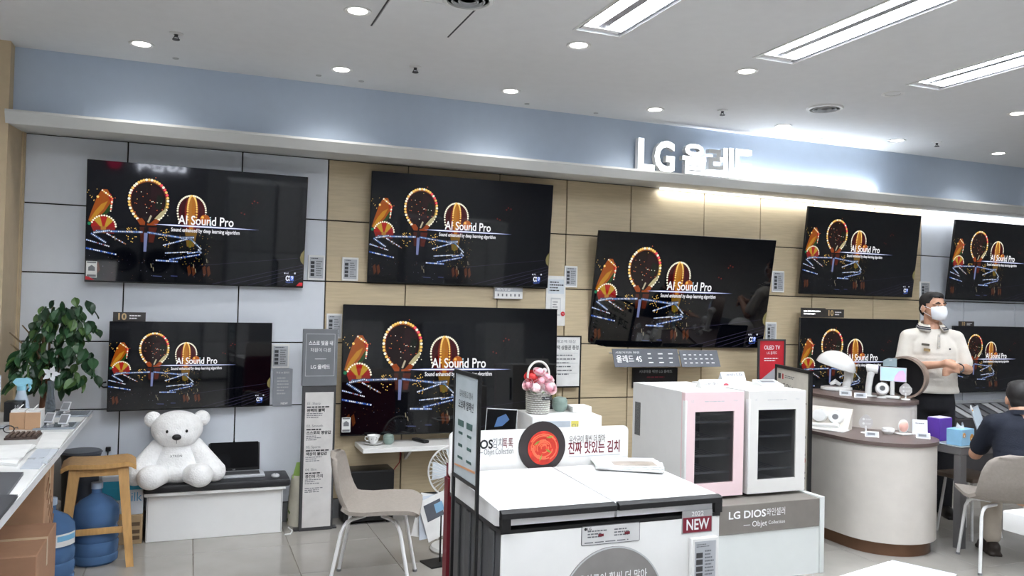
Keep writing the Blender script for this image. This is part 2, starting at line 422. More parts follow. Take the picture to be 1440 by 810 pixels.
# ---- lit letters on the cornice and their light strips
m_sign = M('letter_glow', (255, 255, 255), .4, emit=1.5, ecol=(248, 251, 255))
YS = -.47
sg = thing('illuminated_sign', 'glowing white channel letters reading the maker name on the cornice ledge', 'sign', (0, YS, 0))
for ch, x0, x1, y0, y1 in (('L', 895, 919, 199, 236), ('G', 918, 947, 203, 240), ('올', 957, 991, 201, 249), ('레', 994, 1029, 206, 250), ('드', 1028, 1058, 211, 254)):
    a = PY(x0, y1, YS); b = PY(x1, y0, YS)
    me = text_mesh(ch, 1, .03, 0).copy()
    xv = [v.co.x for v in me.vertices]; yv = [v.co.y for v in me.vertices]
    sx = (b.x-a.x)/(max(xv)-min(xv)); H_ = .262
    sy = H_/(max(yv)-min(yv))
    zb = 2.762
    for v in me.vertices: v.co = Vector(((v.co.x-min(xv))*sx, (v.co.y-min(yv))*sy, 0))
    bm = bmesh.new(); bm.from_mesh(me)
    bmesh.ops.dissolve_limit(bm, angle_limit=.01, verts=bm.verts[:], edges=bm.edges[:])
    r = bmesh.ops.extrude_face_region(bm, geom=bm.faces[:])
    bmesh.ops.translate(bm, vec=(0, 0, .05), verts=[g for g in r['geom'] if isinstance(g, bmesh.types.BMVert)])
    bmesh.ops.recalc_face_normals(bm, faces=bm.faces[:])
    bm.to_mesh(me); bm.free(); me.materials.clear(); me.materials.append(white); me.materials.append(m_sign)
    for f_ in me.polygons: f_.material_index = 1 if f_.normal.z > .5 else 0
    put('letter', me, sg, (a.x, .025, zb), FRONT)
m_led = M('led_glow', (255, 255, 255), .4, emit=5, ecol=(240, 246, 255))
xa, xb = PZ(1004, 248, 2.757).x, PY(1232, 268, -.43).x
st = thing('led_strip', 'bright light strip lying on the cornice ledge behind the letters', 'light strip', (0, -.425, 2.754))
MB().bb(xa, xb, -.012, .012, 0, .008).build('strip', m_led, st)
area('strip_lamp', ((xa+xb)/2, 0, .014), xb-xa, .02, P_STRIP*.85, rot=(pi, 0, 0), col=(.88, .94, 1), parent=st)
xa = PY(928, 268, -.05).x
st = thing('led_strip', 'long light strip under the cornice washing the beige panels', 'light strip', (0, -.055, 2.705))
MB().bb(xa, 9.5, -.01, .01, -.008, .001).build('strip', m_led, st)
area('strip_lamp', ((xa+9.5)/2, 0, -.012), 9.5-xa, .02, P_STRIP*1.5, rot=(0, 0, 0), col=(.93, .96, 1), parent=st)
# ================================================================== TELEVISIONS
def screen_mesh():
    """the demo picture all sets show; u to the right, v down, unit = screen width"""
    A = .5625; mb = MB(); rd = random.Random(3); Z = [0.0006]
    def P(u, v): return (u-.5, -Z[0], (.5-v)*A)
    D = [.74]
    def poly(pts, col, full=False): Z[0] += 1.2e-6; mb.poly([P(*p) for p in pts], col=col if full else tuple(int(q*D[0]) for q in col))
    def bead(u, v, r, col): poly([(u+r*cos(k*pi/3), v+r*sin(k*pi/3)/A) for k in range(6)], col, True)
    def line(p, q, wd, col, n=1):
        dx, dy = q[0]-p[0], (q[1]-p[1])*A; L = math.hypot(dx, dy); nx, ny = -dy/L*wd/2, dx/L*wd/2/A
        poly([(p[0]+nx, p[1]+ny), (q[0]+nx, q[1]+ny), (q[0]-nx, q[1]-ny), (p[0]-nx, p[1]-ny)], col)
    def beads(p, q, n, r, cols):
        for i in range(n):
            t = (i+.5)/n; bead(p[0]+(q[0]-p[0])*t, p[1]+(q[1]-p[1])*t, r*rd.uniform(.8, 1.15), rd.choice(cols))
    W_, G_, O_ = (255, 250, 225), (250, 205, 110), (240, 130, 30)
    # dim ground glow and far rails
    poly([(0, 0), (0, 1), (1, 1), (1, 0)], (4, 5, 10))
    for k in range(5): line((.56+.085*k, 1), (1, .80+.028*k), .0018, (84, 78, 110))
    line((.5, .84), (.97, .74), .0014, (80, 74, 106))
    for (u, v) in ((.685, .36), (.745, .25), (.735, .27), (.70, .37), (.76, .26)): bead(u, v, .004, (120, 40, 26))
    for k in range(4): line((.62+.05*k, .5), (.78+.03*k, .15), .0009, (46, 26, 26))
    # slanted balloon
    poly([(.008, .50), (.02, .42), (.042, .30), (.062, .235), (.085, .235), (.105, .30), (.104, .37), (.085, .44), (.045, .49), (.02, .515)], (196, 96, 22))
    poly([(.012, .50), (.035, .42), (.06, .36), (.088, .33), (.07, .40), (.045, .455), (.02, .51)], (236, 166, 44))
    poly([(.05, .47), (.075, .42), (.098, .35), (.103, .37), (.09, .43), (.06, .475)], (40, 84, 26))
    poly([(.085, .27), (.10, .27), (.108, .33), (.10, .35)], (206, 40, 30))
    beads((.06, .24), (.105, .30), 6, .0045, [W_, G_]); beads((.107, .30), (.10, .42), 8, .0042, [W_, G_, (255, 120, 90)]); bead(.045, .30, .006, G_)
    for _ in range(8): bead(rd.uniform(.0, .05), rd.uniform(.2, .34), .002, G_)
    # striped ball, lower left
    c = (.072, .545); R = .052
    seg = [(200, 36, 30), (240, 190, 60), (214, 44, 34), (240, 190, 60), (190, 30, 40)]
    for i in range(5):
        a0, a1 = pi+pi*i/5, pi+pi*(i+1)/5
        poly([(c[0], c[1]+.03)] + [(c[0]+R*cos(a0+(a1-a0)*k/4), c[1]+R*sin(a0+(a1-a0)*k/4)/A) for k in range(5)], seg[i])
    poly([(c[0]-R, c[1]), (c[0]+R, c[1]), (c[0]+.045, c[1]+.055), (c[0]-.04, c[1]+.05)], (170, 44, 36)); poly([(c[0]-.012, c[1]), (c[0]+.012, c[1]), (c[0]+.008, c[1]+.055), (c[0]-.01, c[1]+.055)], (220, 150, 60))
    for k in range(14):
        a = pi+.35+(pi-.4)*k/13; bead(c[0]+R*cos(a), c[1]+R*sin(a)/A, .0045, W_)
    bead(.012, .525, .008, (30, 120, 80))
    # ring balloon
    c = (.262, .305); rx, ry = .080, .165
    ringp = []
    for k in range(41):
        a = pi*.5+.36+(2*pi-.72)*k/40
        f = 1.0 if sin(a) < .25 else 1-.12*(sin(a)-.25)
        ringp.append((c[0]+rx*cos(a)*f, c[1]+ry*sin(a)*(1.0 if sin(a) < 0 else 1.12)))
    poly(ringp+[(.262, .485)], (26, 8, 8)); poly([(.27, .17), (.325, .22), (.33, .36), (.29, .43), (.268, .46)], (44, 10, 14)); poly([(.30, .25), (.33, .27), (.315, .38), (.29, .36)], (18, 30, 14))
    for k in range(40):
        t = k/39; col = (232, 120, 34) if t < .25 or .35 < t < .6 else (206, 30, 44) if t < .75 else (222, 190, 90)
        line(ringp[k], ringp[k+1], .010 if t > .4 else .007, tuple(int(q*.8) for q in col))
    for k in range(0, 41):
        u, v = ringp[k]; col = (255, 90, 100) if 24 <= k <= 29 and k % 2 else rd.choice([W_, W_, G_]); o = 1.06
        bead(c[0]+(u-c[0])*o, c[1]+(v-c[1])*o, .0066, col)
    poly([(.29, .455), (.315, .40), (.338, .365), (.343, .385), (.32, .44), (.295, .47)], (240, 226, 170))
    for _ in range(26): bead(.262+rd.gauss(0, .04), .31+rd.gauss(0, .07), .0022, rd.choice([G_, (240, 120, 70), W_]))
    poly([(.212, .47), (.235, .455), (.255, .50), (.27, .50), (.295, .455), (.312, .47), (.298, .515), (.228, .515)], (190, 84, 22))
    poly([(.226, .53), (.246, .53), (.246, .66), (.232, .66)], (84, 30, 10)); poly([(.265, .53), (.302, .53), (.288, .66), (.268, .66)], (104, 34, 14))
    line((.255, .46), (.25, .60), .009, (20, 8, 8)); poly([(.246, .58), (.262, .58), (.258, .74), (.246, .74)], (150, 160, 215)); line((.275, .43), (.262, .49), .008, (240, 226, 190))
    # round striped balloon
    c = (.455, .37); rx, ry = .064, .128
    cs = [(84, 14, 18), (70, 12, 16), (150, 40, 26), (232, 150, 52), (226, 138, 40), (140, 36, 26), (78, 12, 18), (90, 16, 22)]
    def mer(a, t): return (c[0]+rx*a*sin(t), c[1]-ry*cos(t)*1.02+ (0 if t < pi/2 else .05*(t-pi/2)))
    for i in range(8):
        a0, a1 = -1+i/4, -1+(i+1)/4
        poly([mer(a0, .02+2.6*k/10) for k in range(11)] + [mer(a1, .02+2.6*(10-k)/10) for k in range(11)], cs[i])
    for a in (-1, -.3, .35, 1):
        for k in range(16 if abs(a) == 1 else 15):
            u, v = mer(a, .1+2.05*k/15); bead(u, v, .0048, G_ if abs(a) < .5 else W_)
    poly([(.425, .53), (.485, .53), (.47, .68), (.438, .68)], (150, 112, 34)); line((.455, .6), (.452, .69), .012, (130, 120, 30))
    poly([(.516+.024*cos(k*pi/7), .44+.045*sin(k*pi/7)) for k in range(14)], (232, 120, 40)); bead(.505, .42, .007, (250, 190, 90)); beads((.54, .41), (.545, .50), 5, .0035, [(190, 220, 230)])
    # blue arms of the ride
    B1, B2, B3 = (120, 150, 214), (60, 100, 190), (170, 190, 230)
    for p, q, wd, cc in (((.04, .585), (.24, .575), .012, B1), ((.03, .60), (.10, .575), .012, B3), ((.26, .575), (.455, .615), .012, B1), ((.41, .61), (.47, .60), .016, B3), ((.455, .615), (.505, .70), .010, (110, 140, 170)),
                         ((.02, .605), (.085, .68), .012, B1), ((.085, .60), (.17, .685), .006, (150, 110, 90)), ((.33, .68), (.44, .615), .008, B1), ((.0, .73), (.13, .775), .010, B2), ((.0, .66), (.10, .71), .006, (120, 70, 80)),
                         ((.30, .81), (.40, .815), .009, (120, 150, 220)), ((.36, .80), (.50, .745), .011, B2), ((.34, .745), (.46, .725), .006, (150, 130, 100)), ((.49, .70), (.505, .735), .012, B3), ((.44, .74), (.50, .72), .007, B1)):
        line(p, q, wd, tuple(int(x*.6) for x in cc)); n = int(math.hypot(q[0]-p[0], (q[1]-p[1])*A)/.0075); beads(p, q, n, .0034, [cc, B3, (225, 230, 245)])
    for _ in range(46): bead(rd.uniform(.17, .22) if rd.random() < .5 else rd.uniform(.31, .36), rd.uniform(.54, .70), .0022, G_)
    for _ in range(50): bead(rd.uniform(.40, .56), rd.uniform(.58, .84), .002, rd.choice([(150, 130, 60), (90, 100, 60), (160, 120, 70)]))
    for u in (.03, .05, .45, .47, .52, .54): poly([(u-.008, .86), (u+.004, .84), (u+.012, .91), (u, .94)], (104, 52, 24))
    for u, v in ((.28, .84), (.29, .87), (.47, .83), (.48, .87), (.53, .78), (.12, .62)): line((u, v), (u+.003, v+.035), .003, (190, 180, 150))
    for _ in range(60): bead(rd.uniform(0, .56), rd.uniform(.76, .98), .0016, rd.choice([(60, 50, 70), (90, 60, 40), (120, 120, 140)]))
    line((.29, .945), (.33, .948), .004, (90, 100, 150)); line((.37, .94), (.40, .942), .004, (80, 90, 150))
    D[0] = 1.0
    # corner mark, caption rule and the half disc at the right edge
    poly([(.985, .70), (1, .66), (1, .80), (.985, .77), (.98, .735)], (120, 112, 74))
    poly([(.286, .502), (.36, .496), (.62, .496), (.775, .503), (.62, .509), (.36, .509)], (170, 184, 250)); poly([(.30, .5025), (.36, .499), (.62, .499), (.74, .5025), (.62, .506), (.36, .506)], (250, 251, 255))
    def txt(s, size, u, v, wd, col, bold=0, shear=0):
        me = text_mesh(s, size, bold, 0, 'LEFT', None, shear); xs_ = [q.co.x for q in me.vertices]; k = wd/(max(xs_)-min(xs_)); m0 = min(xs_); Z[0] += 2e-6
        pu = P(u, v); mb.add([(pu[0]+(q.co.x-m0)*k, pu[1], pu[2]+q.co.y) for q in me.vertices], [tuple(p.vertices) for p in me.polygons], 0, col)
    txt('AI Sound Pro', .062, .395, .455, .255, (252, 252, 255), .012)
    txt('Sound enhanced by deep learning algorithm', .026, .365, .54, .315, (246, 246, 252), .016)
    poly([(.905, .876), (.911, .876), (.911, .888), (.905, .888)], (220, 225, 240)); txt('AI', .012, .914, .882, .012, (220, 225, 240)); poly([(.955, .873), (.962, .873), (.962, .887), (.955, .887)], (220, 225, 240))
    txt('α', .045, .913, .925, .022, (240, 244, 255), .02); poly([(.936, .905), (.953, .905), (.953, .948), (.936, .948)], (70, 110, 215)); txt('9', .03, .939, .926, .012, (225, 232, 250), .01); txt('Gen4', .012, .914, .962, .036, (90, 120, 210))
    return mb.mesh('screen_image', MA('screen_picture', .64, .04), smooth=False, weld=False)
SCREEN = screen_mesh()
m_glass = M('screen_glass', (5, 5, 8), .04, spec=.55, var=0)
m_bezel = M('bezel', (14, 14, 16), .3)
def television(x, z, y, tilt, w, yaw, label, sticker=False, legs=None):
    h = w*.5625+.012
    t = thing('television', label, 'television', (x, y, z), 0, 'wall televisions all showing the same fairground demo')
    t.rotation_euler = (tilt, 0, yaw)
    tb = MB(); tb.box((0, .0115, 0), (w+.008, .023, h), bev=.003, seg=1); tb.build('bezel', m_bezel, t)
    MB().box((0, .035, -h*.16), (w*.78, .03, h*.55), bev=.01).build('electronics_box', M('tv_back', (26, 26, 28), .5), t)
    MB().bb(-w/2, w/2, -.0004, .002, -w*.28125+.004, w*.28125+.004).build('screen_glass', m_glass, t)
    si = put('screen_image', SCREEN, t, (0, 0, .004)); si.scale = (w, 1, w)
    arm = MB(); dy = -y/cos(tilt)
    arm.box((0, (dy+.05)/2+.0, -.0), (.3, max(.02, dy-.06), .25)); arm.build('wall_mount', black, t)
    if sticker:
        s = MB().bb(-w/2+.005, -w/2+.07, -.0015, -.0006, -h/2+.03, -h/2+.14); s.build('energy_sticker', paper, t)
        s2 = MB(); s2.prism([(-w/2+.018, -h/2+.075), (-w/2+.058, -h/2+.075), (-w/2+.058, -h/2+.10), (-w/2+.038, -h/2+.115), (-w/2+.018, -h/2+.10)], 'xz', -.002, -.0015); s2.bb(-w/2+.01, -w/2+.065, -.0022, -.0015, -h/2+.127, -h/2+.137); s2.bb(-w/2+.01, -w/2+.065, -.0022, -.0015, -h/2+.035, -h/2+.05)
        s2.build('sticker_print', mgrey, t)
    return t
t1 = television(.058, 2.137, -.137, .115, 1.432, .03, 'large television high on the white panels, above the small lower one', True)
MB().prism([(-.714, -.395), (-.66, -.395), (-.70, -.37), (-.714, -.37)], 'xz', -.0018, -.0006).build('red_sticker', ink_red, t1)
MB().prism([(.714, -.395), (.668, -.395), (.69, -.37), (.714, -.37)], 'xz', -.0018, -.0006).build('red_sticker', ink_red, t1)
television(.034, 1.168, -.15, .02, 1.054, .10, 'small television low on the white panels, above the teddy bear')
television(2.003, 2.211, -.11, .089, 1.49, -.02, 'large television high on the beige panels, above the one behind the flower basket')
t4 = television(1.945, 1.123, -.13, -.03, 1.735, -.04, 'large television low on the beige panels behind the flower basket', True)
television(4.054, 1.79, -.14, .183, 1.765, -.044, 'strongly tilted television at the centre of the beige panels, above the wine cellars')
television(6.088, 2.223, -.13, .121, 1.45, .02, 'television high at the end of the beige panels, over the white dome device')
a = PY(1336, 370, -.13)
television(a.x+.727, 2.215, -.13, .121, 1.45, .02, 'television high on the white panels past the standing man')
a = PY(1125, 446, -.13)
television(a.x+.74, a.z-.425, -.13, .03, 1.48, 0, 'low television behind the white dome device and standing man')
a = PY(1340, 458, -.13)
television(a.x+.605, a.z-.347, -.13, .03, 1.21, 0, 'low television on the white panels beside the standing man')
# ================================================================== CARDS AND SIGNS ON THE WALL
m_eink = M('eink_grey', (176, 179, 184), .5, var=.02)
def wallrect(x0, y0, x1, y1, Y):
    a = PY((x0+x1)/2, (y0+y1)/2, Y); wd = (PY(x1, (y0+y1)/2, Y)-PY(x0, (y0+y1)/2, Y)).x; ht = (PY((x0+x1)/2, y0, Y)-PY((x0+x1)/2, y1, Y)).z
    return a, wd, ht
def price_card(r, label, Y=-.030, seed=1):
    c, wd, ht = wallrect(*r, Y)
    t = thing('price_card', label, 'price card', (c.x, Y, c.z-ht/2), 0, 'framed price cards on the panels')
    MB().bb(-wd/2, wd/2, 0, .0125, 0, ht, bev=.002, seg=1).build('frame', white, t)
    MB().bb(-wd/2+.012, wd/2-.012, -.0015, 0, .014, ht-.014).build('display', m_eink, t)
    print_lines(t, -wd*.02, wd*.36, ht*.15, ht*.8, -.0022, 7, ink_grey, seed)
    mb = MB()
    for k in range(4): mb.poly([(-wd*.34, -.0022, ht*(.16+.16*k)), (-wd*.12, -.0022, ht*(.16+.16*k)), (-wd*.12, -.0022, ht*(.28+.16*k)), (-wd*.34, -.0022, ht*(.28+.16*k))])
    mb.build('pictogram', M('ink_dark', (60, 62, 66), .7), t, smooth=False, weld=False)
    print_lines(t, -wd*.3, wd*.2, ht*.84, ht*.9, -.0022, 1, ink, seed+50, name='heading')
for k, (r, s) in enumerate([((433, 359, 457, 394), 'on the white panel beside the upper television'), ((481, 362, 504, 395), 'on the beige panel left of a high television'), ((794, 374, 812, 404), 'above the tall white paper notice'),
        ((1086, 381, 1103, 411), 'on the beige panel between the tilted and the high television'), ((1294, 396, 1308, 423), 'on the white panel beside the standing man'), ((1077, 453, 1092, 485), 'just above the red poster'),
        ((382, 484, 407, 518), 'beside the small low television, above a grey sheet'), ((459, 441, 481, 476), 'half behind the tall grey sign stand')]):
    price_card(r, 'small white-framed grey price card '+s, seed=k)
Y = -.028; c, wd, ht = wallrect(384, 519, 411, 571, Y)
t = thing('product_card', 'plain grey card reading NEW below a price card by the small television', 'card', (c.x, Y, c.z-ht/2))
MB().bb(-wd/2, wd/2, 0, .0095, 0, ht).build('board', M('card_grey', (150, 154, 160), .5), t)
text('무선 AI 올레드', .016, ink_white, t, (0, -.001, ht*.9), width=wd*.7); text('NEW', .022, ink_white, t, (wd*.1, -.001, ht*.07), bold=.02)
print_lines(t, -wd*.3, wd*.35, ht*.3, ht*.8, -.001, 6, lgrey, 4)
# small leaflet strip under a television
Y = -.055; c, wd, ht = wallrect(696, 404, 735, 420, Y)
t = thing('shelf_talker', 'small white label strip hanging under the high beige-wall television', 'label', (c.x, Y, c.z-ht/2))
MB().bb(-wd/2, wd/2, 0, .034, 0, ht).build('board', paper, t)
MB().bb(-wd/2, wd/2, -.001, 0, ht*.62, ht).build('band', M('band_grey', (158, 160, 164), .5), t)
print_lines(t, -wd*.42, wd*.42, ht*.68, ht*.92, -.002, 2, ink_white, 3)
mb = MB()
for k in range(6): mb.poly([(-wd*.4+wd*.15*k, -.001, ht*.2), (-wd*.4+wd*.15*k+.012, -.001, ht*.2), (-wd*.4+wd*.15*k+.012, -.001, ht*.42), (-wd*.4+wd*.15*k, -.001, ht*.42)])
mb.build('icon_row', ink_grey, t, smooth=False, weld=False)
# tall paper notice
Y = -.028; c, wd, ht = wallrect(768, 388, 795, 458, Y)
t = thing('paper_notice', 'tall white paper notice with a phone drawing and red dot', 'notice', (c.x, Y, c.z-ht/2))
MB().bb(-wd/2, wd/2, 0, .0095, 0, ht).build('sheet', paper, t)
MB().prism(rrect(-wd*.42, wd*.42, ht*.64, ht*.93, .008), 'xz', -.001, 0).build('caption_box', M('caption_box', (205, 212, 218), .6), t)
print_lines(t, -wd*.33, wd*.38, ht*.68, ht*.9, -.002, 4, ink, 8)
mb = MB(); mb.bb(-wd*.26, wd*.26, -.001, 0, ht*.2, ht*.56); mb.build('phone_outline', lgrey, t)
MB().bb(-wd*.22, wd*.22, -.002, -.001, ht*.23, ht*.53).build('phone_screen', paper, t); print_lines(t, -wd*.16, wd*.18, ht*.3, ht*.5, -.003, 4, ink_grey, 9)
MB().prism(disc((wd*.38, ht*.24), .019), 'xz', -.004, -.001).build('red_dot', ink_red, t); text('SALE', .011, ink_white, t, (wd*.38, -.005, ht*.24))
# framed poster on a thin black stand
Y = -.07; c, wd, ht = wallrect(772, 472, 816, 543, Y)
t = thing('poster_stand', 'white gift voucher poster in a thin black stand beside the television behind the flower basket', 'poster', (c.x, Y, 0))
z0 = c.z-ht/2
mb = MB()
for s in (-1, 1): mb.bb(s*wd/2-.006, s*wd/2+.006, -.006, .006, .0, z0+ht)
mb.bb(-wd/2, wd/2, -.006, .006, z0-.012, z0); mb.bb(-wd/2, wd/2, -.006, .006, z0+ht-.012, z0+ht); mb.bb(-wd/2-.01, wd/2+.01, -.1, .03, 0, .012)
mb.build('frame', black, t); MB().bb(-wd/2+.006, wd/2-.006, -.002, .002, z0, z0+ht-.012).build('poster', paper, t)
text('구매고객 대상', .03, ink_grey, t, (-.01, -.004, z0+ht*.88), width=wd*.75); text('혜택 상품권 증정', .04, ink, t, (.01, -.004, z0+ht*.76), bold=.01, width=wd*.8)
print_lines(t, -wd*.3, wd*.4, z0+ht*.2, z0+ht*.65, -.004, 6, ink_grey, 12, fill=.3)
mb = MB()
for k in (.25, .45, .65): mb.bb(-wd*.42, wd*.42, -.004, -.003, z0+ht*k, z0+ht*k+.003)
mb.build('rules', lgrey, t)
# brochure rails under the tilted television
def rail(r, Y, label, head, tail, m, lead):
    c, wd, ht = wallrect(*r, Y)
    t = thing('brochure_rail', label, 'sign', (c.x, Y, c.z-ht/2))
    mb = MB(); mb.prism([(0, 0), (.06, ht), (.066, ht), (.006, 0)], 'yz', -wd/2, wd/2); mb.build('board', m, t)
    mb = MB(); 
    for k in (-.4, .4): mb.tube([(wd*k, .055, ht*.7), (wd*k, -Y-.022, ht*.7)], .006, 8)
    mb.build('bracket', lgrey, t)
    ra = (math.atan2(ht, .06), 0, 0)
    def at(u, v): return (wd*u, .06*v-.0015, ht*v)
    if lead: text(head, .07, ink_white, t, at(-.27, .42), ra, bold=.015, width=wd*.38); text('시청거리와 화면', .022, ink_white, t, at(-.28, .78), ra, width=wd*.36)
    mb = MB(); rd = random.Random(lead)
    for i in range(3):
        for j in range(3 if lead else 6):
            u = (.02 if lead else -.42)+(.16 if lead else .14)*j; v = .72-.24*i; l = .1*rd.uniform(.6, 1)
            a, b = at(u, v-.03), at(u+l*.8, v+.03); mb.poly([(a[0], a[1], a[2]), (b[0], a[1], a[2]), (b[0], b[1], b[2]), (a[0], b[1], b[2])])
    mb.build('print', ink_white, t, smooth=False, weld=False)['kind'] = 'stuff'
mr = M('rail_grey', (84, 87, 94), .4)
rail((866, 491, 958, 516), -.24, 'dark grey slanted information rail with large lettering under the tilted television', '올레드 4S', '', mr, 1)
rail((960, 493, 1014, 516), -.24, 'shorter grey slanted rail of icons under the tilted television', '', '', M('rail_grey2', (100, 103, 110), .4), 0)
Y = -.045; c, wd, ht = wallrect(891, 517, 953, 545, Y)
t = thing('black_plaque', 'black plaque with faint lettering on the wall behind the wine cellars', 'sign', (c.x, Y, c.z-ht/2))
MB().bb(-wd/2, wd/2, 0, .0265, 0, ht).build('board', black, t); text('시네마를 위한 LG 올레드', .03, lgrey, t, (0, -.002, ht*.8), width=wd*.75); print_lines(t, -wd*.2, wd*.4, ht*.45, ht*.6, -.002, 1, ink_maroon, 3)
# small dark plaques over the low televisions
def badge(r, Y, label, ten=True, glow=None):
    c, wd, ht = wallrect(*r, Y)
    t = thing('television_badge', label, 'label', (c.x, Y, c.z-ht/2), 0, 'dark plaques sitting on the low televisions')
    MB().bb(-wd/2, wd/2, 0, .01, 0, ht).build('board', M('badge_bronze', (58, 54, 52), .4), t)
    if ten: text('10', ht*.95, M('ink_gold', (206, 178, 132), .5), t, (-wd*.24, -.001, ht*.5), bold=.03)
    print_lines(t, (0 if ten else -wd*.4), wd*.42, ht*.22, ht*.78, -.001, 2, glow or ink_white, 5)
    return t
badge((159, 439, 205, 452.5), -.165, 'dark plaque with a gold ten on the small low television above the bear')
t = badge((1127, 433, 1161, 446), -.13, 'dark plaque with brightly lit lettering on the television behind the dome device', False, M('lit_ink', (255, 255, 255), .5, emit=1.6))
badge((1161, 435, 1187, 446.5), -.13, 'dark plaque with a gold ten next to the lit lettering')
badge((1349, 452, 1370, 459.5), -.13, 'dark plaque with a gold ten right of the standing man')
# red poster
Y = -.40; c, wd, ht = wallrect(1067, 477, 1103, 552, Y)
t = thing('red_poster', 'red poster in a dark frame standing behind the white wine cellar', 'poster', (c.x, Y, 0))
z0 = c.z-ht/2
mb = MB(); mb.bb(-wd/2, wd/2, .002, .012, z0, z0+ht)
for s in (-1, 1): mb.bb(s*wd/2-.008, s*wd/2+.008, -.006, .012, 0, z0+ht)
mb.bb(-wd/2, wd/2, -.006, .012, z0+ht-.014, z0+ht); mb.bb(-wd/2, wd/2, -.1, .08, 0, .012)
mb.build('frame', dgrey, t)
MB().bb(-wd/2+.008, wd/2-.008, 0, .003, z0, z0+ht-.014).build('poster', M('poster_red', (184, 34, 46), .5), t)
MB().prism([(-wd/2+.008, z0), (wd/2-.008, z0), (wd/2-.008, z0+ht*.5), (wd*.1, z0+ht*.45), (-wd/2+.008, z0+ht*.22)], 'xz', -.001, .001).build('grey_corner', M('poster_grey', (170, 172, 176), .5), t)
text('OLED TV', .05, ink_white, t, (0, -.003, z0+ht*.84), bold=.015, width=wd*.62); text('LG 올레드', .03, ink_white, t, (0, -.003, z0+ht*.74), width=wd*.4); print_lines(t, -wd*.3, wd*.3, z0+ht*.58, z0+ht*.66, -.003, 2, ink_white, 6)
text('Mini', .05, ink, t, (-wd*.25, -.003, z0+ht*.1), bold=.02)

# ================================================================== LEFT SIDE: BENCH, BEAR, LAPTOP, TALL SIGN
b = thing('display_bench', 'low white box bench with a black cushion under the bear', 'bench', (.21, -.16, 0))
MB().bb(-.44, .44, -.13, .13, 0, .31, bev=.003, seg=1).build('box', white_gloss, b)
MB().bb(-.455, .455, -.17, .13, .31, .333, bev=.003, seg=1).build('top_board', white_gloss, b)
MB().bb(-.46, .485, -.18, .13, .333, .385, bev=.012).build('cushion', M('cushion_black', (38, 38, 41), .45), b)
mb = MB(); mb.bb(-.432, -.43, -.1315, -.13, .01, .3); mb.bb(.43, .432, -.1315, -.13, .01, .3); mb.build('joint_line', mgrey, b)['kind'] = 'stuff'
# teddy bear
m_plush = M('white_plush', (248, 248, 247), .95, var=.03, scale=30, bump=.5, bscale=90, sheen=.4)
br = thing('teddy_bear', 'large seated white plush teddy bear on the black cushion', 'teddy bear', (-.055, -.215, .381))
br.scale = (.98, .98, .97)
def blob(parts): 
    mb = MB()
    for c, r in parts: mb.ell(c, r, 24, 16)
    return mb
remesh(blob([((0, .0, .13), (.15, .12, .155)), ((0, .01, .23), (.12, .10, .12)), ((0, -.01, .09), (.165, .125, .10))]), 'body', m_plush, .012, 8, br)
hd = remesh(blob([((0, -.01, .375), (.172, .135, .128)), ((0, -.05, .34), (.125, .11, .085)), ((.06, -.04, .335), (.085, .1, .075)), ((-.06, -.04, .335), (.085, .1, .075))]), 'head', m_plush, .011, 8, br)
for s in (-1, 1):
    remesh(blob([((s*.158, .01, .44), (.058, .034, .058)), ((s*.135, .01, .415), (.04, .03, .04))]), 'ear', m_plush, .008, 4, br)
    mb = MB(); P0, P1 = Vector((s*.12, -.0, .245)), Vector((s*.255, -.07, .075))
    for k in range(7): q = P0.lerp(P1, k/6); rr = .062+.012*(k/6); mb.ell(q, (rr, rr, rr*1.02), 18, 12)
    remesh(mb, 'arm', m_plush, .01, 6, br)
    mb = MB(); P0, P1 = Vector((s*.09, -.06, .065)), Vector((s*.155, -.20, .078))
    for k in range(6): q = P0.lerp(P1, k/5); rr = .068+.016*(k/5); mb.ell(q, (rr*1.05, rr*.9, rr), 18, 12)
    remesh(mb, 'leg', m_plush, .01, 6, br)
    MB().ell((s*.062, -.142, .375), (.0085, .006, .011), 12, 8).build('eye', black_gloss, br)
MB().ell((0, -.165, .338), (.03, .018, .021), 18, 10).build('nose', black, br)
mb = MB(); mb.tube([(0, -.168, .318), (0, -.166, .295)], .0025, 6); mb.build('mouth_stitch', mgrey, br)
text('XTRON', .022, dgrey, br, (.0, -.118, .20), (radians(78), 0, 0), name='chest_embroidery')
# laptop on the bench
t = thing('laptop', 'open black laptop beside the teddy bear on the bench', 'laptop', (.33, -.145, .385))
MB().box((.02, 0, .009), (.36, .19, .016), bev=.004).build('base', M('laptop_silver', (196, 198, 202), .35, metal=.3), t)
MB().bb(-.13, .17, -.05, .06, .0172, .0185).build('keyboard', dgrey, t)
lid = MB(Matrix.Translation((.0, .085, .014)) @ Matrix.Rotation(radians(-12), 4, 'X')); lid.box((0, .004, .128), (.352, .008, .245), bev=.003); lid.build('lid', black, t)
lid = MB(Matrix.Translation((.0, .085, .014)) @ Matrix.Rotation(radians(-12), 4, 'X')); lid.bb(-.165, .165, -.0012, .0, .025, .238); lid.build('screen', m_glass, t)
lo = text('LG', .014, ink_white, t, (0, .0822, .027), (radians(90+12), 0, 0))
t = thing('computer_mouse', 'small silver mouse at the right end of the bench', 'mouse', (.60, -.25, .385))
MB().ell((0, 0, .008), (.03, .045, .016), 18, 10).build('shell', lgrey, t); MB().cyl((0, -.02, .02), (0, -.012, .022), .004, seg=8).build('wheel', dgrey, t)
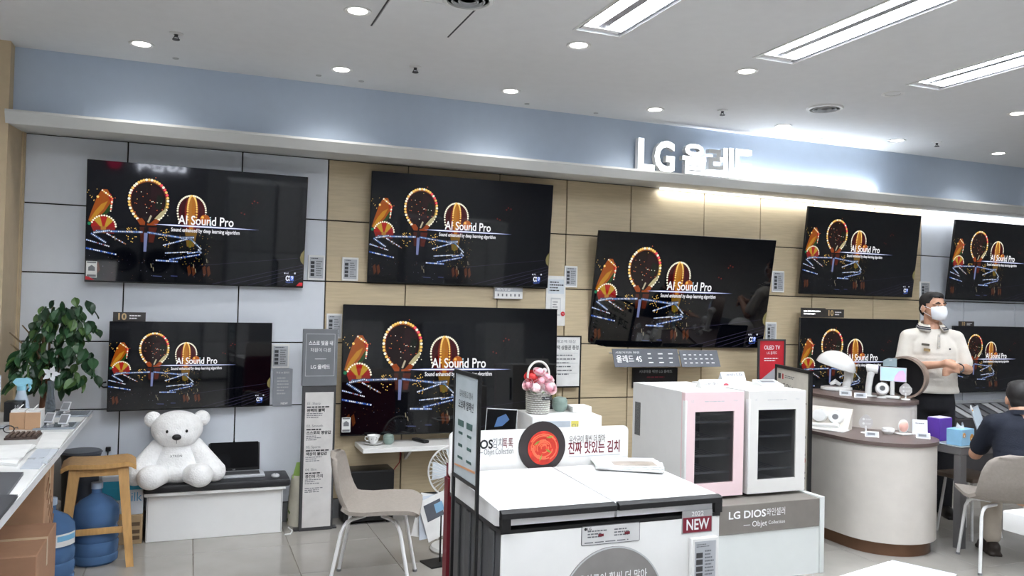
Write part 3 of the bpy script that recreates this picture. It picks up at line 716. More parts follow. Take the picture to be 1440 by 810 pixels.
# tall sign stand
ts = thing('sign_stand', 'tall narrow dark-framed sign stand with grey header beside the bench', 'sign', (.882, -.30, 0))
MB().bb(-.118, .118, -.012, .02, 0, 1.03, bev=.003, seg=1).build('frame', dgrey, ts)
MB().bb(-.15, .15, -.0, .06, .0, .012).build('foot', dgrey, ts)
MB().bb(-.098, .102, -.014, -.011, .025, .985).build('sheet', M('sign_paper', (206, 203, 200), .6), ts)
MB().bb(-.125, .12, -.018, .016, 1.03, 1.437, bev=.003, seg=1).build('header', M('header_grey', (112, 115, 119), .45), ts)
mb = MB(); 
for (a, c_, d, e) in ((-.105, .10, 1.10, 1.103), (-.105, .10, 1.40, 1.403), (-.105, -.102, 1.10, 1.403), (.097, .10, 1.10, 1.403)): mb.bb(a, c_, -.0195, -.018, d, e)
mb.build('header_border', lgrey, ts)
text('스스로 빛을 내', .035, ink_white, ts, (0, -.02, 1.335), bold=.02, width=.17); text('차원이 다른', .032, ink_white, ts, (-.0, -.02, 1.285), width=.145)
MB().bb(-.04, .04, -.0195, -.018, 1.222, 1.225).build('header_rule', ink_white, ts); text('LG 올레드', .036, ink_white, ts, (0, -.02, 1.165), bold=.02, width=.135)
for k, (z, h1, h2) in enumerate(((.86, '01. Sharp', '완벽의 블랙'), (.70, '02. Smooth', '스스로의 명암값'), (.55, '03. Sports', '색상의 몰입감'), (.39, '04. Slim', '공간의 가치'))):
    text(h1, .025, ink_grey, ts, (-.085, -.0155, z+.045), align='LEFT'); text(h2, .026, ink, ts, (-.085, -.0155, z-.005), align='LEFT', bold=.03)
    print_lines(ts, -.085, .085, z+.01, z+.03, -.0152, 1, ink, k); print_lines(ts, -.085, .03, z-.06, z-.02, -.0152, 3, ink_grey, k+20)
print_lines(ts, -.085, .08, .27, .31, -.0152, 3, ink_grey, 40)
# leaf patterned bag between bench and sign
t = thing('patterned_bag', 'cream bag with green leaf pattern behind the tall sign', 'bag', (.785, -.11, 0))
def bagf(u, v):
    a = 2*pi*u; r = 1-.25*v**2; pinch = 1 if v < .7 else 1-(v-.7)*1.6
    return (.075*cos(a)*(1+.1*sin(3*a))*(1-.3*v*v), .075*sin(a)*pinch, .36*v)
MB().grid(bagf, 24, 12, closeu=True).build('bag', M('bag_cream', (214, 208, 190), .8), t)
rd = random.Random(4); mb = MB()
for _ in range(34):
    u, v = rd.random(), rd.uniform(.05, .6); 
    for du, dv in ((0, 0),):
        p = [Vector(bagf(u+.02*cos(q*pi/3)*rd.uniform(.6, 1.2), v+.035*sin(q*pi/3)))*1.012 for q in range(6)]
        for q in p: q.z = min(q.z, .36)
        mb.poly(p)
mb.build('leaf_print', M('leaf_print', (106, 128, 66), .8), t, smooth=False, weld=False); 
MB().grid(lambda u, v: (.055*(u-.5)*2*(1-v*.6), -.02+.03*v, .34+.11*v), 6, 5).build('green_flap', M('bag_green', (150, 182, 96), .8), t)
tag(MB().tube([(.706, -.2, .006), (.712, -.25, .006), (.722, -.28, .006), (.715, -.33, .006), (.70, -.37, .006), (.66, -.38, .006)], .005, 8).build('white_cable', white), 'white cable trailing on the floor beside the bench', 'cable')
t = thing('wall_socket', 'small black cable outlet on the white panel above the stool', 'socket', (PY(152, 632, -.04).x, -.018, PY(152, 632, -.04).z))
MB().box((0, -.011, 0), (.032, .022, .03), bev=.004).build('body', black, t); MB().tube([(0, -.02, -.01), (0, -.03, -.04), (.01, -.02, -.1)], .004, 6).build('cord', black, t)
# black loop hook seen left of the small television
p = PY(150, 540, -.03)
tag(MB().tube([(p.x-.005, -.02, p.z+.012), (p.x-.025, -.03, p.z+.01), (p.x-.035, -.035, p.z-.01), (p.x-.02, -.03, p.z-.022), (p.x+.04, -.02, p.z-.02)], .006, 8).build('cable_loop', black), 'black cable loop at the edge of the small television', 'cable')

# ================================================================== LEFT COUNTER AND WHAT IS ON AND UNDER IT
ZT = .925
ct = thing('sales_counter', 'long white counter running along the shop edge with loose papers on it', 'counter', (-1.05, -2.4, 0))
MB().bb(-.55, .50, -2.6, 1.85, .88, ZT, bev=.004, seg=1).build('counter_top', white_gloss, ct)
MB().bb(-.5, -.25, -2.55, 1.8, 0, .88).build('cabinet', white, ct)
MB().bb(.497, .505, -2.59, 1.84, .886, .918).build('edge_band', M('edge_band', (214, 216, 218), .3), ct)
def flat(name, label, cat, pix, th, mat_, z=ZT, group=None):
    pts = [PZ(x, y, z) for x, y in pix]; cx = sum(p.x for p in pts)/len(pts); cy = sum(p.y for p in pts)/len(pts)
    t = thing(name, label, cat, (cx, cy, z), 0, group)
    MB().prism([(p.x-cx, p.y-cy) for p in pts], 'xy', .0005, th).build('sheet' if th < .004 else 'body', mat_, t)
    t['w'] = 0; del t['w']
    return t
flat('price_sheet', 'clear-topped price sheet at the near counter edge', 'paper', [(62, 608), (98, 608), (84, 630), (50, 630)], .002, paper)
mt = flat('display_mat', 'grey printed display mat lying by the counter edge', 'mat', [(52, 632), (76, 632), (55, 660), (28, 660)], .003, M('mat_grey', (186, 192, 200), .4))
text('특가', .05, ink_grey, mt, (.0, -.02, .0045), (0, 0, 0))
flat('clear_holder', 'narrow clear holder along the counter edge', 'holder', [(72, 633), (83, 633), (66, 652), (58, 652)], .006, M('clear_plastic', (214, 220, 228), .15))
mt = flat('notebook', 'dark grey closed notebook lying near the front of the counter', 'notebook', [(-40, 668), (33, 668), (9, 701), (-60, 702)], .012, M('notebook_grey', (70, 72, 76), .5))
mt = flat('laptop_sleeve', 'charcoal flat case lying closest to the customer side of the counter', 'case', [(-40, 701), (25, 700), (-5, 738), (-70, 740)], .012, M('notebook_dark', (52, 54, 58), .5))
d = flat('document_stack', 'stack of white stapled documents spread on the counter', 'papers', [(-60, 634), (42, 630), (24, 656), (-70, 648)], .012, paper)
for k in range(3):
    mb = MB(Matrix.Rotation(.05*(k-1), 4, 'Z')); mb.box((0, 0, .0135+.002*k), (.3, .34, .0015)); mb.build('page', paper, d)
print_lines_xy = None
tr_ = thing('wooden_tray', 'dark brown slatted tray on the counter', 'tray', tuple(PZ(33, 615, ZT)))
MB().box((0, 0, .006), (.14, .16, .01)).build('base', M('tray_brown', (66, 52, 46), .6), tr_)
for k in range(6): MB().box((-.058+.023*k, 0, .016), (.016, .15, .01), bev=.002, seg=1).build('slat', M('tray_slat', (84, 68, 60), .6), tr_)
# brown paper cartons with white lids
for k, (px, s) in enumerate(((21, 'left'), (42.5, 'right'))):
    p = PZ(px+2, 605, ZT)
    t = thing('cup_carton', 'small kraft paper carton of straws standing on the counter, '+('touching the black box' if k == 0 else 'with a white side sheet'), 'carton', (p.x, p.y+.07, ZT), 0, 'pair of kraft cartons')
    MB().box((0, 0, .045), (.072, .11, .09), bev=.002, seg=1).build('body', card_b, t)
    MB().box((0, 0, .094), (.064, .10, .012)).build('contents', paper, t)
    MB().tube([(-.01, -.03, .095), (.015, .01, .125)], .003, 6).build('straw', white, t)
    if k: MB().box((.0378, 0, .05), (.003, .11, .105)).build('side_sheet', paper, t)
p = PZ(22, 592, ZT)
t = thing('black_box', 'small black box behind the kraft cartons', 'box', (p.x-.01, p.y+.02, ZT)); MB().box((0, 0, .055), (.09, .1, .11), bev=.004).build('body', black, t); text('LG', .02, lgrey, t, (.02, -.051, .085))
# spray bottle
p = PZ(30, 578, ZT)
t = thing('spray_bottle', 'pale blue spray bottle with light blue trigger head', 'spray bottle', (PY(30, 560, -.80).x, -.80, ZT))
mb = MB().lathe([(0, 0), (.042, 0), (.046, .01), (.045, .05), (.036, .10), (.024, .14), (.022, .165), (0, .165)], seg=24); mb.build('bottle', M('spray_white', (206, 220, 236), .25, trans=.2), t)
MB().lathe([(.022, .155), (.025, .16), (.025, .18), (.018, .185)], seg=20).build('collar', M('spray_head', (150, 208, 226), .4), t)
mb = MB(); mb.prism([(-.045, .205), (-.03, .225), (.03, .228), (.05, .215), (.052, .19), (.03, .195), (.015, .182), (-.02, .182), (-.035, .195)], 'xz', -.016, .016); mb.build('trigger_head', M('spray_head'), t)
MB().tube([(.036, 0, .195), (.044, 0, .17), (.036, 0, .15)], [.007, .007, .005], 8).build('trigger', M('spray_head'), t)
# monitor back at the very left and an acrylic holder
t = thing('monitor', 'pale monitor turned edge-on at the end of the counter', 'monitor', (-1.12, -.98, ZT))
mb = MB(Matrix.Rotation(radians(14), 4, 'Y')); mb.box((0, 0, .21), (.028, .46, .34), bev=.006); mb.build('panel', M('monitor_silver', (206, 210, 216), .3), t)
MB().box((-.02, 0, .006), (.18, .2, .012), bev=.003).build('foot', M('monitor_silver'), t); MB().tube([(-.04, 0, .01), (-.03, 0, .18)], .016, 10).build('stem', M('monitor_silver'), t)
p = PZ(16, 603, ZT)
t = thing('acrylic_stand', 'frosted acrylic card stand at the corner of the counter', 'card stand', (p.x-.075, p.y+.06, ZT), radians(20))
MB().box((0, 0, .14), (.006, .07, .28)).build('plate', M('frosted', (196, 202, 210), .3, alpha=.85), t); MB().box((.02, 0, .004), (.08, .08, .008)).build('foot', M('frosted'), t)
p = PZ(2, 610, ZT)
t = thing('eyeglasses', 'black folded eyeglasses lying on the counter by the monitor', 'glasses', (p.x, p.y, ZT))
mb = MB()
for s in (-1, 1): mb.tube([(s*.032+.024*cos(a*pi/8), .0, .022+.018*sin(a*pi/8)) for a in range(17)], .003, 6)
mb.tube([(-.008, 0, .026), (.008, 0, .026)], .003, 6); mb.build('rims', black, t)
for s in (-1, 1): MB().tube([(s*.056, 0, .026), (s*.058, .06, .024), (s*.052, .12, .008)], .0025, 6).build('temple', black, t)
# phone display pads
def pad(px, py, label, objs):
    p = PZ(px, py, ZT)
    t = thing('display_pad', label, 'display pad', (p.x, p.y, ZT), 0, 'grey display pads at the counter edge')
    MB().box((0, 0, .004), (.2, .22, .008), bev=.002, seg=1).build('pad', M('pad_grey', (140, 146, 154), .35), t)
    MB().box((0, 0, .0088), (.17, .19, .0016)).build('printed_top', M('pad_dark', (104, 110, 120), .25), t)
    for k in range(objs):
        q = thing('demo_phone', 'white demo phone propped on '+('the far display pad' if objs == 1 else ('the near display pad, on its inner side' if k == 0 else 'the near display pad, at the counter edge')), 'phone', (p.x-.035+.08*k, p.y+.03-.08*k, ZT+.0098), radians(-20), None if objs == 1 else 'phones on the near display pad')
        mb = MB(); mb.prism([(-.03, 0), (.03, 0), (0, .05)], 'yz', -.006, .006); mb.build('stand', white, q)
        mb = MB(Matrix.Translation((0, -.018, .028)) @ Matrix.Rotation(radians(-38), 4, 'X')); mb.box((0, 0, .012), (.05, .008, .062), bev=.003); mb.build('body', M('phone_grey', (206, 208, 212), .25), q)
        mb = MB(Matrix.Translation((0, -.018, .028)) @ Matrix.Rotation(radians(-38), 4, 'X')); mb.bb(-.02, .02, -.0052, -.0041, -.012, .036); mb.build('screen', mgrey, q)
pad(102, 583, 'grey display pad beside the plastic flower vase at the counter end', 1)
pad(80, 600, 'grey display pad with white phones near the kraft cartons', 2)
# vase with a white plastic flower
p = PZ(86, 582, ZT)
t = thing('flower_vase', 'slim clear vase of dark pebbles holding a white plastic flower', 'vase', (p.x-.06, p.y-.0, ZT+.0))
MB().lathe([(0, .0), (.024, .0), (.03, .03), (.026, .08), (.018, .15), (.02, .2), (.017, .2), (.015, .15), (.022, .08), (.026, .03), (0, .004)], seg=22).build('vase', M('vase_glass', (190, 200, 208), .05, trans=.85), t)
mb = MB(); rd = random.Random(2)
for _ in range(26): mb.ell((rd.uniform(-.014, .014), rd.uniform(-.014, .014), rd.uniform(.012, .09)), .009, 8, 6)
mb.build('pebbles', M('pebble', (44, 50, 62), .4), t)['kind'] = 'stuff'
MB().tube([(0, 0, .03), (.004, 0, .15), (0, 0, .235)], .003, 6).build('stem', M('stem_green', (60, 84, 50), .6), t)
for k in range(5):
    a = 2*pi*k/5+.3; mb = MB(Matrix.Translation((0, 0, .24)) @ Matrix.Rotation(a, 4, 'Y')); mb.grid(lambda u, v: ((u-.5)*.03*sin(pi*min(.95, v+.1)), -.008*v, .005+.045*v), 5, 5); mb.build('petal', M('petal_white', (222, 222, 224), .7), t)
# ---- the tree
m_leaf = [M('leaf_dark', (34, 62, 40), .35, var=.12, scale=20), M('leaf_mid', (48, 84, 52), .35, var=.12, scale=20), M('leaf_light', (76, 106, 56), .4, var=.1, scale=20)]
pl = thing('potted_tree', 'potted rubber tree with dense green leaves behind the counter end', 'plant', (-.83, -.40, 0))
MB().lathe([(0, 0), (.08, 0), (.1, .3), (.11, .3), (.11, .33), (.09, .33), (.085, .28), (0, .28)], seg=28).build('pot', M('pot_white', (200, 198, 194), .5), pl)
MB().lathe([(0, .285), (.088, .285)], seg=20).build('soil', M('soil', (60, 46, 36), .9), pl)
MB().tube([(0, 0, .25), (0, 0, .6), (.005, -.0, .95), (.01, 0, 1.12)], [.038, .036, .034, .03], 12).build('trunk', M('bark', (122, 82, 62), .8, bump=.4, scale=20), pl)
rd = random.Random(11); tips = []
for k in range(15):
    a = rd.uniform(0, 2*pi); s = Vector((.01, 0, rd.uniform(.95, 1.12))); e = s + Vector((cos(a)*rd.uniform(.08, .24), sin(a)*rd.uniform(.03, .10), rd.uniform(.15, .55)))
    m = (s+e)/2+Vector((rd.uniform(-.04, .04), rd.uniform(-.02, .02), .07)); MB().tube([s, m, e], [.009, .007, .004], 6).build('branch', M('branch_brown', (118, 100, 78), .8), pl); tips.append((s, m, e))
lm = []
for q in m_leaf:
    mb = MB()
    def lf(u, v):
        wdt = .034*(sin(pi*min(1, max(.0, v**.8)))**.9); x = (u-.5)*2
        return (x*wdt, .10*v, -.35*abs(x)*-.02 - .022*v*v + .006*abs(x))
    mb.grid(lf, 5, 7); lm.append(mb.mesh('leaf', q))
made = 0
while made < 250:
    u, v = rd.random(), rd.random()
    px, py = rd.uniform(18, 158), rd.uniform(418, 572)
    # crown outline: broad left lobe, top tuft, thin right side
    dx, dz = (px-92)/58.0, (py-482)/62.0
    inside = dx*dx+dz*dz < 1 or ((px-45)/32)**2+((py-520)/34)**2 < 1 or ((px-108)/26)**2+((py-440)/24)**2 < 1 or ((px-140)/16)**2+((py-512)/24)**2 < .8
    if px < 42 and py < 466: inside = False
    if px < 60 and py < 440: inside = False
    if px > 112 and 470 < py < 500 and rd.random() < .8: inside = False
    if px > 118 and py > 500 and rd.random() < .45: inside = False
    if py > 545 and px > 70: inside = False
    if px > 137 or (px > 124 and rd.random() < .5): inside = False
    if not inside: continue
    q = PY(px, py, -.42+rd.uniform(-.13, .11) if px > 46 else -.64) - Vector((-.83, -.40, 0))
    o = put('leaf', lm[rd.choice([0, 0, 1, 1, 1, 2]) if rd.random() < .9 else 2], pl, q)
    sc = rd.uniform(.6, .98); o.scale = (sc, sc, sc)
    o.rotation_euler = (rd.uniform(-1.5, -.5), rd.uniform(-.5, .5), pi+ (dx*1.1 + rd.uniform(-.9, .9)))
    made += 1
# ---- stool
m_wst = M('stool_wood', (190, 148, 92), .45, var=.08, scale=14, stretch=(4, 4, .6))
sl = thing('wooden_stool', 'light wooden saddle stool standing over the blue water bottle', 'stool', (-.49, -.60, 0), radians(4))
mb = MB()
def seatf(top):
    def f(u, v):
        x = (u-.5)*2; y = (v-.5)*2
        z = .628-.012*cos(x*pi/2)+.004-.05*max(0, abs(x)-.78)**1.3/.14*.6
        return (x*.205, y*.15*(1-.06*x*x), z-(0 if top else .028))
    return f
V = []; nu, nv = 17, 7
mb.grid(seatf(True), nu, nv); mb.grid(seatf(False), nu, nv)
o1, o2 = 0, nu*nv
edge = [i for i in range(nu)] + [nu*(j+1)-1 for j in range(1, nv)] + [nu*nv-1-i for i in range(1, nu)] + [nu*(nv-1-j) for j in range(1, nv-1)]
for i in range(len(edge)): a_, b_ = edge[i], edge[(i+1) % len(edge)]; mb.f.append([a_, b_, b_+o2, a_+o2]); mb.m.append(0); mb.c.append(None)
mb.build('seat', m_wst, sl, ang=50)
def sqleg(p, q, a, b): 
    mb = MB(); p, q = Vector(p), Vector(q)
    mb.add([p+Vector((sx*a, sy*a*.7, 0)) for sx, sy in ((-1, -1), (1, -1), (1, 1), (-1, 1))]+[q+Vector((sx*b, sy*b*.7, 0)) for sx, sy in ((-1, -1), (1, -1), (1, 1), (-1, 1))], [(3, 2, 1, 0), (4, 5, 6, 7), (0, 1, 5, 4), (1, 2, 6, 5), (2, 3, 7, 6), (3, 0, 4, 7)])
    return mb
for sx in (-1, 1):
    for sy in (-1, 1): sqleg((sx*.13, sy*.10, .612), (sx*.185, sy*.185, 0), .03, .021).build('leg', m_wst, sl)
for sy in (-1, 1): MB().box((0, sy*.11, .57), (.25, .02, .05)).build('apron', m_wst, sl)
for sx in (-1, 1): MB().box((sx*.16, 0, .30), (.02, .26, .035)).build('stretcher', m_wst, sl)
for sy in (-1, 1): MB().box((0, sy*.15, .22), (.30, .02, .035)).build('stretcher', m_wst, sl)
# ---- water bottles
m_water = M('water_plastic', (104, 142, 190), .06, trans=.5, ior=1.15, var=.02)
def water_bottle(x, y, label):
    t = thing('water_bottle', label, 'water bottle', (x, y, 0), 0, 'large blue water cooler bottles')
    pr = [(0, 0), (.115, 0), (.13, .015), (.132, .05), (.126, .06), (.132, .075), (.132, .13), (.126, .14), (.132, .155), (.132, .20), (.124, .215), (.124, .235), (.132, .25), (.132, .30), (.125, .345), (.09, .385), (.045, .41), (.03, .42), (.028, .455), (.032, .458), (.032, .47), (0, .47)]
    MB().lathe(pr, seg=36).build('bottle', m_water, t)
    MB().lathe([(.034, .45), (.034, .487), (0, .49)], seg=20).build('cap', M('bottle_cap', (160, 176, 196), .3), t)
    return t
water_bottle(-.50, -.61, 'blue water cooler bottle standing under the wooden stool')
wbn = water_bottle(-.70, -.98, 'blue water cooler bottle with a paper label between the boxes and stool')
mb = MB(); mb.grid(lambda u, v: (.1335*cos(-1.2+1.0*u), .1335*sin(-1.2+1.0*u), .235+.07*v), 12, 2); mb.build('paper_label', paper, wbn)
mb = MB(); mb.grid(lambda u, v: (.1345*cos(-1.15+.9*u), .1345*sin(-1.15+.9*u), .265+.03*v), 12, 2); mb.build('label_band', M('label_blue', (110, 170, 206), .5), wbn)
# ---- cartons behind the stool and under the counter
def carton(name, label, x0, x1, y0, y1, z0, z1, mat_, tape=True):
    t = thing(name, label, 'box', ((x0+x1)/2, (y0+y1)/2, z0))
    a, b_, h = (x1-x0)/2, (y1-y0)/2, z1-z0
    MB().bb(-a, a, -b_, b_, 0, h, bev=.004, seg=1).build('body', mat_, t)
    mb = MB(); mb.bb(-a+.004, a-.004, -.001, .001, h-.001, h+.0008); mb.build('flap_gap', dgrey, t)
    if tape: mb = MB(); mb.bb(-a, a, -.02, .02, h, h+.0012); mb.bb(a, a+.0012, -.02, .02, h*.72, h); mb.build('tape', M('tape', (196, 172, 140), .3), t)
    return t
t = carton('brown_carton', 'plain brown carton at the bottom of the stack beside the bench', -.50, -.25, -.30, -.06, 0, .195, M('carton_tan', (170, 146, 112), .8))
mb = MB()
for k, z in enumerate((.03, .07, .12)): mb.bb(.06, .06+.05, -.1212, -.12, z, z+.025)
mb.build('print', M('carton_ink', (96, 78, 58), .8), t)
t = carton('milk_carton_box', 'white and blue milk box on top of the brown carton', -.50, -.25, -.30, -.06, .196, .455, M('milk_white', (206, 212, 220), .5), False)
MB().bb(-.124, .124, -.1215, -.12, .165, .225).build('blue_band', M('milk_blue', (54, 156, 186), .5), t); MB().bb(-.124, .0, -.1225, -.1215, .10, .18).build('blue_block', M('milk_blue'), t)
text('milk', .085, M('milk_letter', (80, 152, 196), .5), t, (.055, -.122, .115), width=.12)
carton('moving_box', 'large brown taped cardboard box at the front under the counter', -1.08, -.605, -2.05, -1.47, 0, .47, M('box_brown', (158, 120, 94), .8, var=.05))
carton('tall_box', 'taller tan cardboard box with creased side behind the big one', -1.05, -.665, -1.44, -1.16, 0, .73, M('box_tan', (172, 136, 106), .8, var=.05))
mb = MB(); rd = random.Random(5)
for k in range(7): y0_ = -1.42+.035*k; mb.tube([(-.664, y0_, .62-.05*k), (-.662, y0_+.06, .68-.04*k)], .003, 5)
cr = mb.build('crease', card_d); tb_ = [o for o in bpy.data.objects if o.name == 'tall_box'][0]; cr.parent = tb_; cr.location = -Vector(tb_.location)
t = thing('black_bucket', 'dark grey bucket-shaped bin behind the wooden stool', 'bin', (-.64, -.17, 0))
MB().lathe([(0, 0), (.10, 0), (.115, .56), (.125, .6), (.118, .6), (.108, .55), (.095, .02), (0, .02)], seg=28).build('body', M('bin_grey', (66, 70, 78), .4), t); MB().lathe([(.118, .59), (.13, .6), (.118, .612)], seg=28).build('rim', M('bin_grey'), t)
# ================================================================== WALL SHELF AND ITS THINGS
sh = thing('wall_shelf', 'white floating shelf holding the tea cup and remote', 'shelf', (1.9, -.185, .536))
MB().bb(-.70, .75, -.16, .165, 0, .036, bev=.003, seg=1).build('board', white_gloss, sh)
mb = MB()
for x in (-.3, .5): MB().prism([(.165, -.12), (.165, 0), (-.05, 0)], 'yz', x-.01, x+.01).build('bracket', white, sh)
ZS = .5725
p = PZ(525, 625, ZS)
t = thing('saucer', 'white saucer under the tea cup on the shelf', 'saucer', (p.x, p.y, ZS))
MB().lathe([(0, .003), (.03, .003), (.035, 0), (.04, .003), (.068, .012), (.07, .014), (.066, .015), (.036, .008), (0, .007)], seg=32).build('dish', white_gloss, t)
t = thing('tea_cup', 'white tea cup with fine print and handle on a saucer', 'cup', (p.x, p.y, ZS+.0085))
MB().lathe([(0, 0), (.02, 0), (.024, .006), (.034, .02), (.046, .05), (.05, .062), (.047, .062), (.043, .05), (.03, .02), (0, .01)], seg=32).build('bowl', white_gloss, t)
MB().tube([(-.042, 0, .05), (-.062, 0, .052), (-.066, 0, .036), (-.052, 0, .022), (-.036, 0, .022)], .004, 8).build('handle', white_gloss, t)
mb = MB(); rd = random.Random(3)
for k in range(9): a = -pi/2+rd.uniform(-1.1, 1.1); z = rd.uniform(.028, .05); r = .0368+(z-.025)*.36; mb.ell((r*cos(a), r*sin(a), z), .0028, 6, 5)
mb.build('dots', dgrey, t)['kind'] = 'stuff'
m_celadon = M('celadon', (128, 146, 138), .3)
def pot(x, y, z, r, label):
    t = thing('lidded_pot', label, 'pot', (x, y, z), 0, 'small green lidded pots')
    MB().lathe([(0, 0), (r*.6, 0), (r*.9, r*.3), (r, r*.75), (r*.96, r*1.12), (0, r*1.12)], seg=32).build('jar', m_celadon, t)
    MB().lathe([(r*.97, r*1.14), (r*.98, r*1.3), (r*.8, r*1.68), (r*.4, r*1.82), (0, r*1.84)], seg=32).build('lid', m_celadon, t)
    return t
p2 = PZ(547, 625, ZS); pot(p2.x+.0, p2.y+.02, ZS, .042, 'small grey-green lidded pot beside the tea cup')
p = PZ(592, 622, ZS)
t = thing('remote_control', 'black television remote lying on a stand on the shelf', 'remote', (p.x, p.y+.02, ZS), radians(20))
MB().box((0, 0, .012), (.05, .17, .022), bev=.008).build('body', black, t)
for k in range(4): MB().cyl((0, -.05+.03*k, .022), (0, -.05+.03*k, .025), .009, seg=12).build('button', dgrey, t)
t = thing('laptop', 'slim laptop with silver lid edge open beside the white cabinet', 'laptop', (2.10, -.72, .6905), radians(-35))
MB().box((0, -.02, .007), (.24, .19, .013), bev=.003).build('base', M('laptop_silver'), t)
lm_ = Matrix.Translation((0, .08, .012)) @ Matrix.Rotation(radians(-14), 4, 'X')
MB(lm_).box((0, .004, .09), (.24, .007, .175), bev=.002).build('lid', M('laptop_silver'), t)
MB(lm_).bb(-.113, .113, -.0012, .0003, .008, .17).build('screen', m_glass, t)
mb = MB(lm_); mb.prism([(-.05, .04), (.01, .05), (.06, .1), (.03, .14), (-.03, .11)], 'xz', -.0022, -.0013); mb.build('screen_image', M('wave_blue', (60, 90, 130), .3, emit=.25), t)
# black speaker box and red cable
t = thing('subwoofer', 'black box loudspeaker on the floor under the shelf', 'speaker', (1.29, -.13, 0))
MB().bb(-.20, .17, -.12, .10, .02, .39, bev=.006).build('cabinet', M('sub_black', (20, 20, 22), .35), t)
MB().bb(-.19, .16, -.127, -.12, .03, .38).build('grille', M('sub_grille', (12, 12, 13), .8), t); MB().bb(.05, .14, -.129, -.127, .10, .112).build('badge', mgrey, t)
for sx in (-1, 1):
    for sy in (-1, 1): MB().cyl((sx*.15-.015, sy*.09-.01, 0), (sx*.15-.015, sy*.09-.01, .021), .015, seg=12).build('foot', black, t)
tag(MB().tube([(1.47, -.12, .33), (1.50, -.08, .36), (1.545, -.05, .40), (1.556, -.035, .47), (1.555, -.028, .57)], .004, 8).build('red_cable', M('cable_red', (150, 36, 34), .5)), 'thin red cable running from the shelf to the black box', 'cable')
# fan
fx, fy = PZ(640, 775, 0).x, -1.02
t = thing('electric_fan', 'white floor fan half hidden behind the chest freezer', 'fan', (fx, fy, 0), radians(-25))
MB().lathe([(0, .0), (.15, 0), (.155, .012), (.145, .03), (.06, .045), (.02, .06), (0, .06)], seg=32).build('base', white, t)
MB().cyl((0, 0, .05), (0, 0, .46), .014, seg=14).build('pole', white, t)
MB().tube([(0, .02, .52), (0, .13, .52)], [.05, .04], 18).build('motor', white, t)
RX = Matrix.Rotation(pi/2, 3, 'X')
MB().tube([(.175*cos(a*pi/18), -.03, .52+.175*sin(a*pi/18)) for a in range(37)], .006, 8).build('guard_ring', white, t)
mb = MB()
for k in range(36):
    a = 2*pi*k/36; c_, s_ = cos(a), sin(a)
    mb.tube([(.03*c_, -.075, .52+.03*s_), (.11*c_, -.07, .52+.11*s_), (.175*c_, -.03, .52+.175*s_), (.12*c_, .03, .52+.12*s_), (.04*c_, .04, .52+.04*s_)], .0016, 4, caps=False)
mb.build('guard_wires', white, t)['kind'] = 'stuff'
MB().lathe([(0, -.004), (.03, -.004), (.03, .004), (0, .004)], (0, -.078, .52), 18, rot=RX).build('guard_cap', M('fan_cap', (120, 130, 150), .4), t)
for k in range(4):
    R = Matrix.Translation((0, -.02, .52)) @ Matrix.Rotation(k*pi/2, 4, 'Y'); MB(R).grid(lambda u, v: ((u-.5)*.12*(.4+.6*v), (u-.5)*.03, .02+.13*v), 5, 5).build('blade', M('fan_blade', (196, 204, 210), .3), t)
# newspaper bundle leaning behind the freezer
t = thing('flyer_bundle', 'folded newspaper flyers in a clear sleeve behind the chest freezer', 'flyers', (PY(619, 720, -1.35).x, -1.28, 0), radians(12))
for k in range(3):
    R = Matrix.Translation((-.02*k, .01*k, .30+.0*k)) @ Matrix.Rotation(radians(-18+16*k), 4, 'Y')
    MB(R).box((0, 0, 0), (.20, .003, .27)).build('sheet', [paper, M('news_blue', (196, 204, 214), .7), paper][k], t)
    if k == 0:
        MB(R).bb(-.07, .05, -.0032, -.0016, -.01, .1).build('photo_print', M('news_dark', (84, 88, 96), .7), t); MB(R).bb(.0, .06, -.004, -.0032, .02, .08).build('photo_blue', M('news_photo', (120, 160, 190), .7), t)
MB().tube([(.03, 0, 0), (.03, 0, .3)], .006, 8).build('wire_stand', black, t); MB().box((.03, 0, .005), (.2, .16, .01)).build('stand_foot', black, t)

